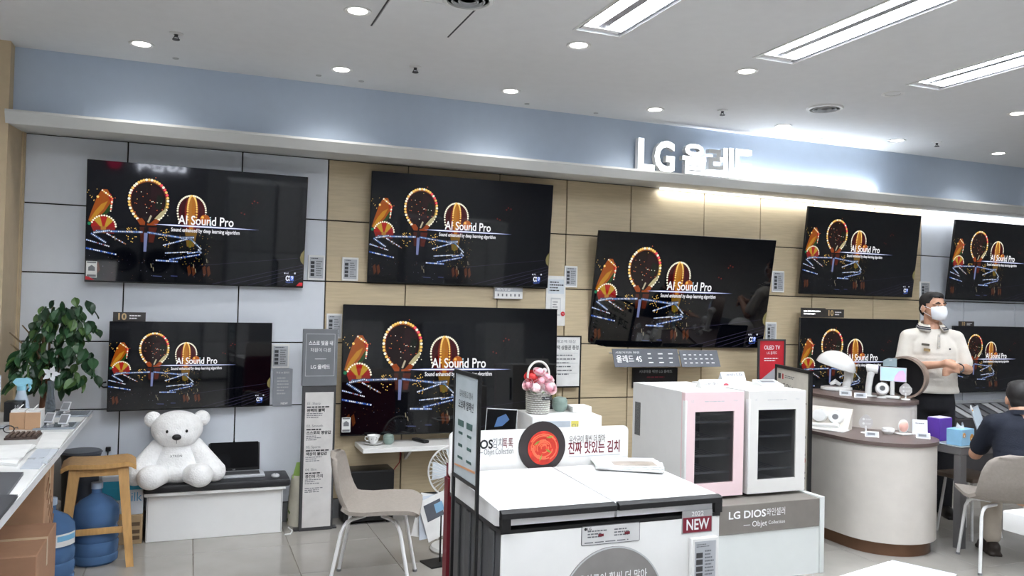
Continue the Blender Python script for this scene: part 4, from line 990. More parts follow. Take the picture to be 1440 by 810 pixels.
# ================================================================== MOULDED CHAIRS
m_shell = M('chair_fabric', (146, 138, 130), .85, var=.04, scale=60, bump=.15, bscale=300)
def chair_meshes():
    # side profile, seat front to back top: (forward, height, half width)
    pr = [(.25, .438, .20), (.245, .448, .235), (.20, .455, .262), (.08, .447, .27), (-.04, .438, .27), (-.12, .442, .265), (-.175, .468, .232), (-.205, .52, .228), (-.225, .57, .225), (-.243, .65, .21), (-.256, .715, .18), (-.263, .752, .125), (-.265, .768, .06)]
    def top(off):
        def f(u, v):
            k = v*(len(pr)-1); i = min(int(k), len(pr)-2); t_ = k-i
            a = [pr[i][q]*(1-t_)+pr[i+1][q]*t_ for q in range(3)]
            x = (u-.5)*2; dx, dz = pr[i+1][0]-pr[i][0], pr[i+1][1]-pr[i][1]; L = math.hypot(dx, dz); n = (dz/L, -dx/L)   # outer normal
            if v > .5: cup = .035*x*x*(1 if v < .9 else .6)
            else: cup = -.0
            zc = .02*x*x*(v < .5)*min(1, v*4)
            return (x*a[2], -(a[0]+cup + n[0]*-off*-1), a[1]+zc+n[1]*off)
        return f
    mb = MB(); nu, nv = 13, 40
    mb.grid(top(0), nu, nv); mb.grid(top(.022), nu, nv); o2 = nu*nv
    edge = list(range(nu)) + [nu*(j+1)-1 for j in range(1, nv)] + [nu*nv-1-i for i in range(1, nu)] + [nu*(nv-1-j) for j in range(1, nv-1)]
    for i in range(len(edge)): a_, b_ = edge[i], edge[(i+1) % len(edge)]; mb.f.append([a_, b_, b_+o2, a_+o2]); mb.m.append(0); mb.c.append(None)
    shell = mb.mesh('shell', m_shell, ang=80)
    legs = []
    for sx in (-1, 1):
        for fr in (1, -1):
            pts = [(sx*.08, -fr*.05, .415), (sx*.15, -fr*.11, .413), (sx*.175, -fr*.135, .405), (sx*.19, -fr*.15, .385), (sx*.2, -fr*.165, .35), (sx*.225, -fr*.23, .012)]
            legs.append((MB().tube(pts, .0105, 12).mesh('leg', M('chair_leg_white', (226, 226, 226), .3)), MB().cyl((sx*.2255, -fr*.231, 0), (sx*.225, -fr*.23, .014), .014, seg=12).mesh('leg_foot', mgrey)))
    return shell, legs
CS, CLG = chair_meshes()
def chair(x, y, rz, label):
    t = thing('shell_chair', label, 'chair', (x, y, 0), rz, 'taupe moulded chairs with white legs')
    put('shell', CS, t)
    for l, f in CLG: q = put('leg', l, t); put('leg_foot', f, q)
    return t
# front of the chair looks to local -Y
chair(1.04, -1.52, radians(72), 'empty taupe moulded chair standing on the open floor')

# ================================================================== CHEST FREEZER
X0f, X1f, YF, YB = 1.09, 2.06, -3.43, -2.80
kf = thing('kimchi_refrigerator', 'white chest-type kimchi refrigerator with two top lids and dark sides', 'refrigerator', ((X0f+X1f)/2, (YF+YB)/2, 0))
hw, hd_ = (X1f-X0f)/2, (YB-YF)/2
m_kw = M('fridge_white', (226, 226, 224), .3, var=.01); m_ks = M('fridge_side', (74, 75, 77), .45)
MB().bb(-hw+.01, hw-.01, -hd_+.012, hd_, .04, .80, bev=.006).build('cabinet', m_ks, kf)
mb = MB(); mb.bb(-hw+.004, hw-.004, -hd_, -hd_+.014, .05, .798, bev=.004); mb.build('front_panel', m_kw, kf)
for k in range(4): MB().bb(-hw+.002, -hw+.011, -hd_+.08+.14*k, -hd_+.14+.14*k, .08, .79, bev=.003, seg=1).build('side_rib', M('rib_grey', (66, 67, 69), .45), kf)
MB().bb(-hw, hw, -hd_+.002, hd_, .798, .812).build('top_gasket', black, kf)
for s in (-1, 1):
    x0, x1 = (-hw, -.006) if s < 0 else (.006, hw)
    lid = thing('lid_dummy', 'x', 'x'); bpy.data.objects.remove(lid)
    L_ = MB().prism([(-hd_+.01, .826), (-hd_+.01, .878), (-hd_+.05, .882), (hd_-.02, .904), (hd_, .898), (hd_, .815), (-hd_+.06, .815)], 'yz', x0, x1).build('lid', M('lid_white', (232, 232, 232), .25, var=.005), kf)
    MB().prism([(-hd_-.012, .855), (-hd_-.010, .875), (-hd_, .882), (-hd_+.02, .884), (-hd_+.02, .85)], 'yz', x0, x1).build('lid_handle', M('handle_dark', (20, 19, 20), .6), L_)
    e = x0 if s < 0 else x1
    MB().bb(e if s < 0 else e-.035, e+.035 if s < 0 else e, -hd_-.011, -hd_+.02, .815, .856).build('handle_end', M('handle_dark'), L_)
# control panel, medallion, sticker, card on the front
def onfront(x0, y0, x1, y1):
    a, b_ = PY(x0, y1, YF), PY(x1, y0, YF); cx, cy = (X0f+X1f)/2, 0
    m = PY((x0+x1)/2, (y0+y1)/2, YF); wd = PY(x1, (y0+y1)/2, YF).x-PY(x0, (y0+y1)/2, YF).x; ht = PY((x0+x1)/2, y0, YF).z-PY((x0+x1)/2, y1, YF).z
    return m.x-cx, m.z, wd, ht
yf = -hd_
x, z, wd, ht = onfront(818, 737, 900, 764)
cp_ = MB().prism(rrect(x-wd/2, x+wd/2, z-ht/2, z+ht/2, .006), 'xz', yf-.002, yf).build('control_panel', M('ctrl_border', (96, 96, 98), .4), kf)
MB().prism(rrect(x-wd/2+.0025, x+wd/2-.0025, z-ht/2+.0025, z+ht/2-.0025, .005), 'xz', yf-.003, yf-.002).build('panel_face', M('ctrl_face', (214, 214, 214), .35), cp_)
for k, xx in enumerate((-.25, .2)):
    print_lines(cp_, x+wd*(xx-.15), x+wd*(xx+.2), z-ht*.15, z+ht*.3, yf-.0036, 3, ink_grey, k); 
    MB().bb(x+wd*(xx+.03), x+wd*(xx+.12), yf-.0045, yf-.0036, z-.006, z+.004).build('display_window', ink_maroon, cp_)
print_lines(cp_, x-wd*.45, x+wd*.45, z-ht*.42, z-ht*.3, yf-.0036, 1, ink_grey, 5); text('●LG', .015, ink, cp_, (x-wd*.4, yf-.004, z+ht*.34), bold=.02)
x, z, _, _ = onfront(820, 767, 904, 769); r = .226; zc = z-r
md = MB().prism(disc((x, zc), r, 56), 'xz', yf-.006, yf).build('medallion', M('medallion', (134, 131, 129), .5), kf)
MB().add([(x+q*cos(2*pi*k/56), yf-.0065, zc+q*sin(2*pi*k/56)) for q in (r, r-.006) for k in range(56)], [(k, (k+1) % 56, 56+(k+1) % 56, 56+k) for k in range(56)]).build('medallion_rim', lgrey, md)
text('유산균이 훨씬 더 많아', .045, ink_white, md, (x, yf-.008, zc+.105), bold=.01, width=.30); text('진짜 맛있는 김치', .06, ink_white, md, (x, yf-.008, zc+.03), bold=.015, width=.36)
x, z, wd, ht = onfront(959, 717, 1001, 749)
ns = MB().bb(x-wd/2, x+wd/2, yf-.003, yf, z-ht/2, z+ht/2).build('new_sticker', M('sticker_grey', (160, 160, 160), .5), kf)
MB().bb(x-wd*.475, x+wd*.475, yf-.004, yf-.003, z-ht*.46, z+ht*.2).build('maroon_field', M('sticker_maroon', (122, 28, 48), .5), ns)
text('NEW', .06, ink_white, ns, (x, yf-.005, z-ht*.14), bold=.02, width=wd*.76); text('2022', .026, ink_white, ns, (x, yf-.005, z+ht*.34), width=wd*.4)
x, z, wd, ht = onfront(968, 754, 1005, 826)
t = thing('price_card', 'white-framed price card clipped to the front of the chest refrigerator', 'price card', ((X0f+X1f)/2+x, YF-.024, z-ht/2))
MB().bb(-wd/2, wd/2, 0, .022, 0, ht, bev=.003, seg=1).build('frame', white, t); MB().bb(-wd*.39, wd*.39, -.0015, 0, ht*.04, ht*.94).build('display', m_eink, t)
for k in range(4): MB().bb(-wd*.34, -wd*.1, -.0025, -.0015, ht*(.62-.13*k), ht*(.72-.13*k)).build('pictogram', dgrey, t)
print_lines(t, -wd*.02, wd*.34, ht*.2, ht*.78, -.0022, 9, ink_grey, 3); print_lines(t, -wd*.34, wd*.2, ht*.82, ht*.9, -.0022, 2, ink_grey, 4)
# banner behind the lids
YBn = -2.775
a, b_ = PY(632, 632, YBn), PY(883, 632, YBn)
bn = thing('promotion_banner', 'white banner board with a kimchi bowl picture behind the refrigerator lids', 'banner', ((a.x+b_.x)/2, YBn, 0))
w2 = (b_.x-a.x)/2; zt = PY(757, 603, YBn).z; zb = .87
MB().prism(rrect(-w2, w2, zb, zt, .025), 'xz', 0, .012).build('board', M('banner_white', (230, 229, 226), .5), bn)
MB().bb(-w2+.002, w2-.1, .013, .045, 0, .93).build('back_board', M('banner_maroon', (106, 24, 36), .5), bn)
MB().bb(-w2-.004, -w2+.03, -.004, .05, 0, .87).build('side_post', M('banner_maroon'), bn)
cxb = PY(762, 625, YBn).x-(a.x+b_.x)/2; czb = PY(762, 628, YBn).z; rb = .118
bw = MB().prism(disc((cxb, czb), rb, 44), 'xz', -.006, 0).build('bowl_picture', M('bowl_dark', (46, 40, 40), .4), bn)
MB().prism(disc((cxb+.005, czb-.005), rb*.66, 36), 'xz', -.008, -.006).build('kimchi_picture', M('kimchi_red', (196, 50, 36), .5, var=.15, scale=25), bw)
mb = MB(); rd = random.Random(8)
for k in range(15):
    r0 = .012+.0042*k; a0 = rd.uniform(0, 6.28); mb.tube([(cxb+.005+r0*cos(a0+q*.35), -.0095, czb-.005+r0*.9*sin(a0+q*.35)) for q in range(7)], .0028, 5)
mb.build('cabbage_strands', M('kimchi_orange', (232, 106, 74), .5), bw)['kind'] = 'stuff'
mb = MB()
for (u, v, an) in ((-.03, .02, .6), (.03, -.02, -.5), (.035, .045, .2), (-.01, -.05, 1.2)): mb.add([(cxb+u+.02*cos(an), -.0125, czb+v+.02*sin(an)), (cxb+u-.004*sin(an), -.0125, czb+v+.006*cos(an)), (cxb+u-.02*cos(an), -.0125, czb+v-.02*sin(an)), (cxb+u+.004*sin(an), -.0125, czb+v-.006*cos(an))], [(0, 1, 2, 3)])
mb.build('scallion_picture', M('scallion', (132, 146, 60), .5), bw, smooth=False)
def bx_(px): return PY(px, 625, YBn).x-(a.x+b_.x)/2
def bz_(px, py): return PY(px, py, YBn).z
text('LG DIOS', .055, ink, bn, ((bx_(640)+bx_(691))/2, -.001, bz_(672, 626)), bold=.03, width=.185)
text('김치', .05, ink_grey, bn, (bx_(700), -.001, bz_(700, 624)), width=.05); text('톡톡', .05, ink_maroon, bn, (bx_(714), -.0015, bz_(714, 624)), width=.052)
text('— Objet Collection', .038, ink_grey, bn, ((bx_(675)+bx_(720))/2, -.001, bz_(700, 635)), width=.17)
text('유산균이 훨씬 더 많아', .04, M('ink_brown', (70, 58, 56), .6), bn, ((bx_(800)+bx_(851))/2, -.001, bz_(825, 618)), width=.19)
text('진짜 맛있는 김치', .062, ink_maroon, bn, ((bx_(799)+bx_(872))/2, -.001, bz_(835, 630)), bold=.02, width=.275)
MB().bb(bx_(800), bx_(872), -.001, 0, bz_(835, 641), bz_(835, 640)).build('rule', lgrey, bn)
# magazines on the lid
p = PZ(880, 655, .9); 
for k in range(3):
    t = thing('magazine', ['bottom glossy brochure of the pile on the refrigerator lid', 'middle glossy brochure of the pile on the refrigerator lid', 'top open-faced brochure of the pile on the refrigerator lid'][k], 'magazine', (p.x-.005*k, p.y-.035+.008*k, .9035+.006*k), radians(-30+6*k), 'brochures on the refrigerator lid')
    R = Matrix.Rotation(radians(1.9), 4, 'X')
    MB().box((0, 0, .0026), (.31, .22, .0052)).build('pages', paper, t); MB().box((0, 0, .0056), (.312, .222, .0006)).build('cover', M('mag_cover', (216, 219, 220), .25), t)
    if k == 2:
        MB().box((.03, -.03, .0063), (.2, .11, .0006)).build('cover_photo', M('mag_photo', (150, 140, 130), .4), t); text('LG BEST SHOP', .02, ink_grey, t, (-.04, .07, .0064), (0, 0, 0), width=.13)
# acrylic notice with black frame beside the refrigerator
XS = 1.045
ya, yb_ = PX(648, 518, XS+.02).y, PX(675, 528, XS).y
fs = thing('floor_sign', 'slim black-framed clear notice stand beside the chest refrigerator', 'sign', (XS, (ya+yb_)/2, 0))
hl = abs(ya-yb_)/2
mb = MB()
for s in (-1, 1): mb.bb(-.006, .006, s*hl-.008, s*hl+.008, 0, 1.372)
mb.bb(-.006, .006, -hl, hl, 1.357, 1.372); mb.bb(-.006, .006, -hl, hl, .93, .945); mb.bb(-.006, .006, -hl, hl, .0, .015)
mb.build('frame', black, fs)
MB().bb(-.0025, .0025, -hl+.008, hl-.008, .945, 1.357).build('poster', M('acrylic_poster', (200, 210, 214), .12, alpha=.95), fs)
LR = (pi/2, 0, -pi/2)
text('김치냉장고 행사', .03, dgrey, fs, (-.0045, 0, 1.28), LR, width=.17); text('오브제 컬렉션', .04, ink, fs, (-.0045, .0, 1.235), LR, bold=.01, width=.19)
mb = MB()
for (yy, zz, hh, ww) in ((.06, 1.16, .025, .07), (-.05, 1.16, .025, .07), (.06, 1.12, .01, .05), (-.05, 1.12, .01, .05), (.06, 1.07, .012, .05), (-.05, 1.07, .012, .05), (.06, 1.02, .01, .06), (-.05, 1.02, .01, .06)): mb.bb(-.0045, -.0035, yy-ww/2, yy+ww/2, zz-hh/2, zz+hh/2)
mb.build('print', M('poster_green', (70, 100, 96), .5), fs)['kind'] = 'stuff'
MB().prism([(-hl+.02, 1.0), (hl-.02, .985), (hl-.02, .978), (-hl+.02, .99)], 'yz', -.0045, -.0035).build('orange_band', M('poster_orange', (206, 150, 110), .5), fs)

# ================================================================== WHITE CABINET WITH BASKET
cb = thing('mini_refrigerator', 'small white cabinet refrigerator carrying the flower basket', 'refrigerator', (2.27, -1.39, 0), radians(-6))
MB().bb(-.235, .235, -.15, .17, .02, .945, bev=.006).build('cabinet', m_kw, cb); MB().bb(-.235, .235, -.172, -.152, .03, .945, bev=.006).build('door', m_kw, cb)
MB().bb(-.17, .02, -.1735, -.172, .86, .915).build('energy_label', M('label_silver', (182, 190, 198), .4), cb); MB().bb(.025, .075, -.1735, -.172, .85, .915).build('yellow_label', M('label_yellow', (226, 214, 110), .5), cb)
text('CU', .03, ink_grey, cb, (.05, -.1742, .885)); MB().bb(-.22, .22, -.1, .14, 0, .02).build('plinth', dgrey, cb)
text('LG', .02, ink_grey, cb, (-.21, -.1732, .9))
ZC = .9455
q = Vector((2.27, -1.39, 0)); rot6 = Matrix.Rotation(radians(-6), 4, 'Z')
# flower basket
bk = thing('flower_basket', 'white wicker basket of pink paper flowers with tall handle', 'basket', tuple(PZ(756, 581, ZC)))
m_wick = M('wicker', (196, 194, 188), .7, var=.06)
mb = MB().lathe([(0, .0), (.068, 0), (.073, .145), (.06, .145), (.05, .01), (0, .01)], seg=32); mb.build('liner', M('wicker_dark', (146, 142, 134), .8), bk)
for i in range(11):
    z = .01+.0135*i; mb = MB(); n = 48; r0 = .071+.0045*i/10
    mb.tube([((r0+.0028*(1 if (k+i) % 2 else -1))*cos(2*pi*k/n), (r0+.0028*(1 if (k+i) % 2 else -1))*sin(2*pi*k/n), z) for k in range(n+1)], .0052, 6, caps=False); mb.build('wicker_strand', m_wick, bk)
hp = [(-.075+.0*k, 0, .13) for k in range(1)]
MB().tube([(-.075, 0, .12), (-.075, 0, .25)] + [(-.075*cos(k*pi/14), 0, .25+.085*sin(k*pi/14)) for k in range(15)] + [(.075, 0, .12)], .0075, 10).build('handle', M('handle_white', (222, 220, 214), .6), bk)
MB().box((.03, -.078, .105), (.07, .004, .022)).build('name_plate', dgrey, bk); text('flower', .012, ink_white, bk, (.03, -.0805, .105))
m_fl = {'p': M('paper_pink', (230, 172, 184), .8), 'l': M('paper_palepink', (238, 214, 216), .8), 'r': M('paper_red', (206, 62, 62), .8), 'w': M('paper_white', (236, 230, 230), .8)}
def bloom(c, r, key, tilt):
    R = Matrix.Translation(c) @ Matrix.Rotation(tilt[0], 4, 'X') @ Matrix.Rotation(tilt[1], 4, 'Y')
    f = MB(R).ell((0, 0, 0), (r*.62, r*.62, r*.55), 14, 10).build('bloom', m_fl[key], bk)
    for ring_, (n, rr, op, hh) in enumerate(((5, .55, .25, .5), (7, .8, .55, .4))):
        for k in range(n):
            a_ = 2*pi*k/n+ring_*.4
            def pf(u, v, a_=a_, rr=rr, op=op, hh=hh):
                an = a_+(u-.5)*1.25*(1-.2*v); rad = r*(.35+(rr-.1)*sin(pi/2*min(1, .25+v))+op*.25*v); z = r*(-.5+1.0*v*(1.1-op*.6))
                return (rad*cos(an), rad*sin(an), z)
            MB(R).grid(pf, 5, 4).build('petal', m_fl['l' if ring_ and key == 'p' else 'w' if ring_ and key == 'l' else key], f)
st2 = thing('side_table', 'white side table with the slim laptop behind the banner', 'table', (2.10, -.72, 0))
MB().bb(-.18, .16, -.15, .15, .66, .69, bev=.003, seg=1).build('top', white, st2)
MB().cyl((0, 0, .01), (0, 0, .66), .025, seg=16).build('column', white, st2); MB().cyl((0, 0, 0), (0, 0, .012), .14, seg=28).build('foot', white, st2)
for c, r, k, tl in (((-.035, -.05, .165), .042, 'l', (1.0, -.2)), ((.052, -.045, .165), .044, 'p', (1.0, .3)), ((.005, -.03, .205), .036, 'p', (.8, 0)), ((.055, -.0, .22), .042, 'p', (.5, .4)), ((-.04, .0, .225), .042, 'r', (.6, -.4)), ((-.075, -.02, .18), .033, 'p', (.8, -.9)), ((.005, .0, .255), .034, 'p', (.5, .1)), ((.085, -.03, .175), .026, 'w', (.9, .8))):
    bloom(tuple(Vector(c)*1.04), r*1.1, k, tl)
for k, (c, a_) in enumerate((((-.085, -.04, .15), 2.6), ((.09, -.04, .135), .5), ((.0, -.07, .15), 1.6), ((-.06, -.06, .145), 2.2), ((.08, .02, .16), .2))):
    R = Matrix.Translation(c) @ Matrix.Rotation(a_-pi/2, 4, 'Z'); MB(R).grid(lambda u, v: ((u-.5)*.024*sin(pi*min(.98, v+.05)), -.045*v+.02, -.012*v*v), 4, 5).build('leaf', M('basket_leaf', (96, 124, 78), .7), bk)
h2 = [(.016*(sin(q_)**3)*2.0, .0017*(13*cos(q_)-5*cos(2*q_)-2*cos(3*q_)-cos(4*q_))*1.15) for q_ in [2*pi*k/28 for k in range(28)]]
hc = MB(Matrix.Translation((.03, .005, .27))).prism(h2, 'xz', -.001, .001).build('heart_card', paper, bk); text('love', .016, ink_grey, hc, (.03, .0032, .27))
p = PZ(787, 578, ZC); pot(p.x, p.y, ZC, .052, 'grey-green lidded pot beside the flower basket')
pp = PZ(828, 575, ZC)
t = thing('white_box', 'flat white carton with speckled side on the small refrigerator', 'box', (2.43, -1.36, ZC), radians(-6))
MB().box((0, 0, .02), (.13, .14, .04), bev=.003, seg=1).build('body', white, t); MB().box((-.066, 0, .02), (.002, .13, .034)).build('speckled_end', M('speckle', (190, 190, 188), .6, var=.3, scale=120), t)

# ================================================================== WINE CELLARS ON THEIR PLINTH
pf_ = thing('display_plinth', 'white and grey display plinth carrying the two wine cellars', 'plinth', (3.1, -1.75, 0))
MB().bb(-.5, .655, -.415, .45, 0, .468).build('body', M('plinth_white', (212, 216, 214), .4, var=.01), pf_)
MB().bb(-.5, .635, -.422, .44, .295, .4705, bev=.003, seg=1).build('grey_band', M('plinth_grey', (118, 113, 107), .45), pf_)
MB().bb(.637, .672, -.425, .46, 0, .478, bev=.002, seg=1).build('side_panel', M('plinth_white'), pf_)
def pfx(px, py): return PY(px, py, -2.175)-Vector((3.1, 0, 0))
text('LG DIOS', .062, ink_white, pf_, ((pfx(1025, 722).x+pfx(1077, 722).x)/2, -.4235, pfx(1050, 724).z), bold=.022, width=pfx(1077, 722).x-pfx(1025, 722).x)
text('와인셀러', .052, ink_white, pf_, ((pfx(1079, 722).x+pfx(1104, 722).x)/2, -.4235, pfx(1091, 720).z), width=pfx(1105, 722).x-pfx(1079, 722).x)
text('— Objet', .048, ink_white, pf_, ((pfx(1046, 736).x+pfx(1079, 736).x)/2, -.4235, pfx(1062, 737).z), width=pfx(1079, 736).x-pfx(1046, 736).x)
text('Collection', .03, ink_white, pf_, ((pfx(1081, 736).x+pfx(1104, 736).x)/2, -.4235, pfx(1092, 734).z), width=pfx(1104, 736).x-pfx(1081, 736).x)
m_dark = M('cavity', (22, 22, 26), .5); m_gls = M('cellar_glass', (16, 18, 24), .05, alpha=.45, spec=.7)
def cellar(x0, x1, doorm, label):
    t = thing('wine_cellar', label, 'wine cellar', ((x0+x1)/2, -1.70, .4715)); h = .666; hw = (x1-x0)/2
    c = MB(); c.bb(-hw+.004, -hw+.03, -.29, .30, .02, h); c.bb(hw-.03, hw-.004, -.29, .30, .02, h); c.bb(-hw+.03, hw-.03, -.29, .30, h-.03, h); c.bb(-hw+.03, hw-.03, -.29, .30, .02, .05); c.bb(-hw+.03, hw-.03, .28, .30, .05, h-.03)
    c.build('cabinet', m_kw, t)
    MB().bb(-hw+.031, hw-.031, .1, .279, .051, h-.031).build('cavity', m_dark, t)
    iw, b_, tp = hw*.66, .085, .545
    d = MB(); d.bb(-hw, -iw, -.33, -.292, .02, h-.002); d.bb(iw, hw, -.33, -.292, .02, h-.002); d.bb(-iw, iw, -.33, -.292, .02, b_+.02); d.bb(-iw, iw, -.33, -.292, tp, h-.002)
    D = d.build('door', doorm, t)
    MB().bb(-iw, iw, -.322, -.316, b_+.02, tp).build('glass', m_gls, D)
    MB().bb(-hw-.001, -hw+.014, -.334, -.30, .06, h-.05, bev=.004).build('handle', white, D)
    for k in range(4):
        z = .15+.105*k; s = MB(); s.bb(-iw-.02, iw+.02, -.27, -.262, z, z+.012)
        r = s.build('rack', M('rack_grey', (176, 180, 186), .3), t)
        mb = MB()
        for q in range(7): mb.bb(-iw+.04*q, -iw+.04*q+.005, -.262, .09, z, z+.005)
        w_ = mb.build('rack_wires', M('rack_grey'), r); w_['kind'] = 'stuff'
    print_lines(D, -hw*.35, hw*.35, .602, .612, -.3305, 1, lgrey, 2); text('LG', .016, lgrey, D, (-hw*.75, -.3308, .61)); text('Objet', .014, lgrey, D, (hw*.7, -.3308, .61))
    for sx in (-1, 1):
        for sy in (-1, 1): MB().cyl((sx*hw*.8, sy*.24, 0), (sx*hw*.8, sy*.24, .021), .02, seg=14).build('foot', black, t)
    for i in range(9): MB().bb(-hw+.0025, -hw+.005, .2+.008*i, .204+.008*i, .32, .54).build('vent_slot', dgrey, t)
    return t
cellar(2.815, 3.25, M('door_pink', (232, 206, 208), .35, var=.01), 'wine cellar with a pink glass door')
cellar(3.285, 3.735, M('door_cream', (222, 220, 216), .35, var=.01), 'wine cellar with a cream white glass door')
# cards on the cellars
ZW = .4715+.6665
p = PZ(1008, 545, ZW)
t = thing('tent_card', 'white tent card with a red bottle drawing on the pink wine cellar', 'card', (p.x, p.y+.02, ZW))
MB().prism([(-.035, 0), (.035, 0), (0, .052)], 'yz', -.125, .115).build('card', paper, t)
ra = (math.atan2(.052, .035), 0, 0)
text('LG 와인셀러', .022, ink, t, (-.05, -.021, .024), ra, width=.11); MB().prism([(.035, .0), (.1, .0), (.1, .022), (.075, .03), (.072, .09), (.063, .09), (.06, .03), (.035, .022)], 'xz', -.024, -.022).build('bottle_cutout', paper, t); MB().prism(disc((.068, .016), .02, 12, .012), 'xz', -.027, -.025).build('red_drawing', M('drawing_red', (190, 90, 100), .6), t)
p = PZ(1080, 542, ZW)
t = thing('price_card', 'small price card lying propped on the cream wine cellar', 'price card', (p.x, p.y, ZW), radians(-6))
MB().prism([(-.06, 0), (.06, 0), (.06, .035), (-.06, .008)], 'yz', -.085, .085).build('wedge', white, t)
RA = Matrix.Translation((0, 0, .0218)) @ Matrix.Rotation(math.atan2(.027, .12), 4, 'X'); MB(RA).box((0, 0, .001), (.145, .095, .002)).build('display', m_eink, t); MB(RA).box((0, .01, .0024), (.1, .03, .001)).build('print', ink_grey, t)
Yq = -1.44
c, wd, ht = wallrect(1013, 523, 1046, 545, Yq)
t = thing('tent_card', 'plain grey-lettered card at the back of the cream wine cellar', 'card', (c.x, Yq, ZW))
MB().prism([(-.03, 0), (.03, 0), (0, c.z+ht/2-ZW)], 'yz', -wd/2, wd/2).build('card', M('card_pale', (206, 208, 212), .5), t); text('with LG', .03, ink_grey, t, (0, -.02, .05), (radians(68), 0, 0), width=wd*.7)
# black framed poster stand beside the cellars
A_, B_ = PZ(1092, 512, 1.24), PZ(1141, 522, 1.24)
cx, cy = (A_.x+B_.x)/2, (A_.y+B_.y)/2; L = (B_-A_).length; an = math.atan2(B_.y-A_.y, B_.x-A_.x)
ps = thing('poster_stand', 'cream product poster in a black frame beside the cream wine cellar', 'poster', (cx, cy, 0), an)
mb = MB(); mb.bb(-L/2, -L/2+.022, -.012, .012, 0, 1.24); mb.bb(L/2-.022, L/2, -.012, .012, 0, 1.24); mb.bb(-L/2, L/2, -.012, .012, 1.218, 1.24); mb.bb(-L/2, L/2, -.012, .012, .2, .222); mb.bb(-L/2, L/2, .004, .012, .2, 1.24)
mb.build('frame', black, ps); MB().bb(-L/2+.02, L/2-.02, -.004, .004, .22, 1.22).build('poster', M('poster_cream', (226, 222, 212), .5), ps)
for sx in (-1, 1): MB().bb(sx*L*.48-.015, sx*L*.48+.015, -.03, .03, 0, .02).build('foot', black, ps)
text('LG Objet', .055, ink, ps, (-.09, -.0055, 1.09), width=.22); text('Collection', .03, ink_grey, ps, (.09, -.0055, 1.085), width=.12); text('고객 추천 인상', .11, ink, ps, (.0, -.0055, .98), bold=.015, width=.52)
MB().bb(-.27, -.22, -.0055, -.004, 1.14, 1.18).build('square_mark', dgrey, ps); MB().bb(-.19, -.17, -.0055, -.004, 1.14, 1.18).build('red_mark', ink_red, ps); print_lines(ps, -.14, .05, 1.15, 1.175, -.0055, 2, ink_grey, 2)
mb = MB(); rd = random.Random(9)
for k in range(16): z = .25+.04*k; mb.bb(.2, .2+.07*rd.uniform(.4, 1), -.0055, -.004, z, z+.018*rd.uniform(.5, 1))
mb.build('print_column', ink_grey, ps)['kind'] = 'stuff'; MB().prism(disc((.24, .62), .022, 16), 'xz', -.0065, -.0056).build('fruit_mark', M('fruit_red', (200, 80, 60), .5), ps)
# ================================================================== CURVED DEVICE COUNTER
m_cb = M('counter_cream', (206, 200, 192), .5, var=.02); m_ctop = M('counter_top_brown', (98, 84, 80), .4); m_kick = M('bronze_kick', (116, 86, 66), .3, metal=.5)
def stadium(cx, cy, r, back, n=24):       # round end towards -Y, runs back to +Y
    return [(cx+r*cos(pi+pi*k/n), cy+r*sin(pi+pi*k/n)) for k in range(n+1)] + [(cx+r, back), (cx-r, back)]
LC, LR_, UC, UR = (4.655, -1.785), .348, (5.05, -1.345), .282
dc = thing('device_counter', 'curved two-tier cream display counter with brown tops', 'counter', (0, 0, 0))
dc.location = (4.8, -1.5, 0)
ox = Matrix.Translation((-4.8, 1.5, 0))
mb = MB(ox); mb.prism(stadium(*LC, LR_, -.7), 'xy', .09, .745); mb.build('lower_body', m_cb, dc, ang=30)
mb = MB(ox); mb.prism(stadium(*LC, LR_-.035, -.7), 'xy', 0, .092); mb.build('kick_plate', m_kick, dc, ang=30)
mb = MB(ox); mb.prism(stadium(*LC, LR_+.012, -.69), 'xy', .745, .77); mb.build('lower_top', m_ctop, dc, ang=30)
mb = MB(ox); mb.prism(stadium(*UC, UR, -.66), 'xy', 0, .955); mb.build('upper_body', m_cb, dc, ang=30)
mb = MB(ox); mb.prism(stadium(*UC, UR+.012, -.65), 'xy', .955, .98); mb.build('upper_top', m_ctop, dc, ang=30)
ZL, ZU = .7705, .9805
# ---- white dome hair device
p = PZ(1176, 549, ZU)
t = thing('dome_hair_device', 'large white dome hair-care helmet on a curved stand', 'beauty device', (p.x+.02, p.y+.02, ZU), radians(-45))
MB().lathe([(0, .0), (.12, 0), (.128, .01), (.125, .028), (.09, .034), (0, .03)], seg=36).build('base_dish', white_gloss, t)
mb = MB(); mb.tube([(.075, .03, .03), (.09, .03, .1), (.092, .03, .18), (.06, .02, .24)], [.034, .032, .034, .04], 16); mb.build('stand', white_gloss, t)
R = Matrix.Translation((-.01, 0, .20)) @ Matrix.Rotation(radians(17), 4, 'Y')
mb = MB(R); pr = [(.15*cos(a_), .135*sin(a_)) for a_ in [k*pi/2/12 for k in range(13)]]; mb.lathe([(.138, 0)]+pr+[(0, .135)], seg=40, sx=1.08, sy=.9); mb.build('helmet', white_gloss, t)
MB(R).lathe([(0, -.006), (.135, -.006), (.142, .0)], seg=40, sx=1.06, sy=.88).build('helmet_underside', M('helmet_pad', (216, 214, 212), .5), t)
MB().tube([(-.05, -.03, .05), (-.01, -.02, .075), (.03, 0, .05)], [.012, .022, .012], 12).build('inner_pad', white, t)
MB().tube([(.09, .05, .18), (.13, .06, .14), (.12, .06, .08), (.1, .05, .04)], .007, 8).build('cord', white, t)
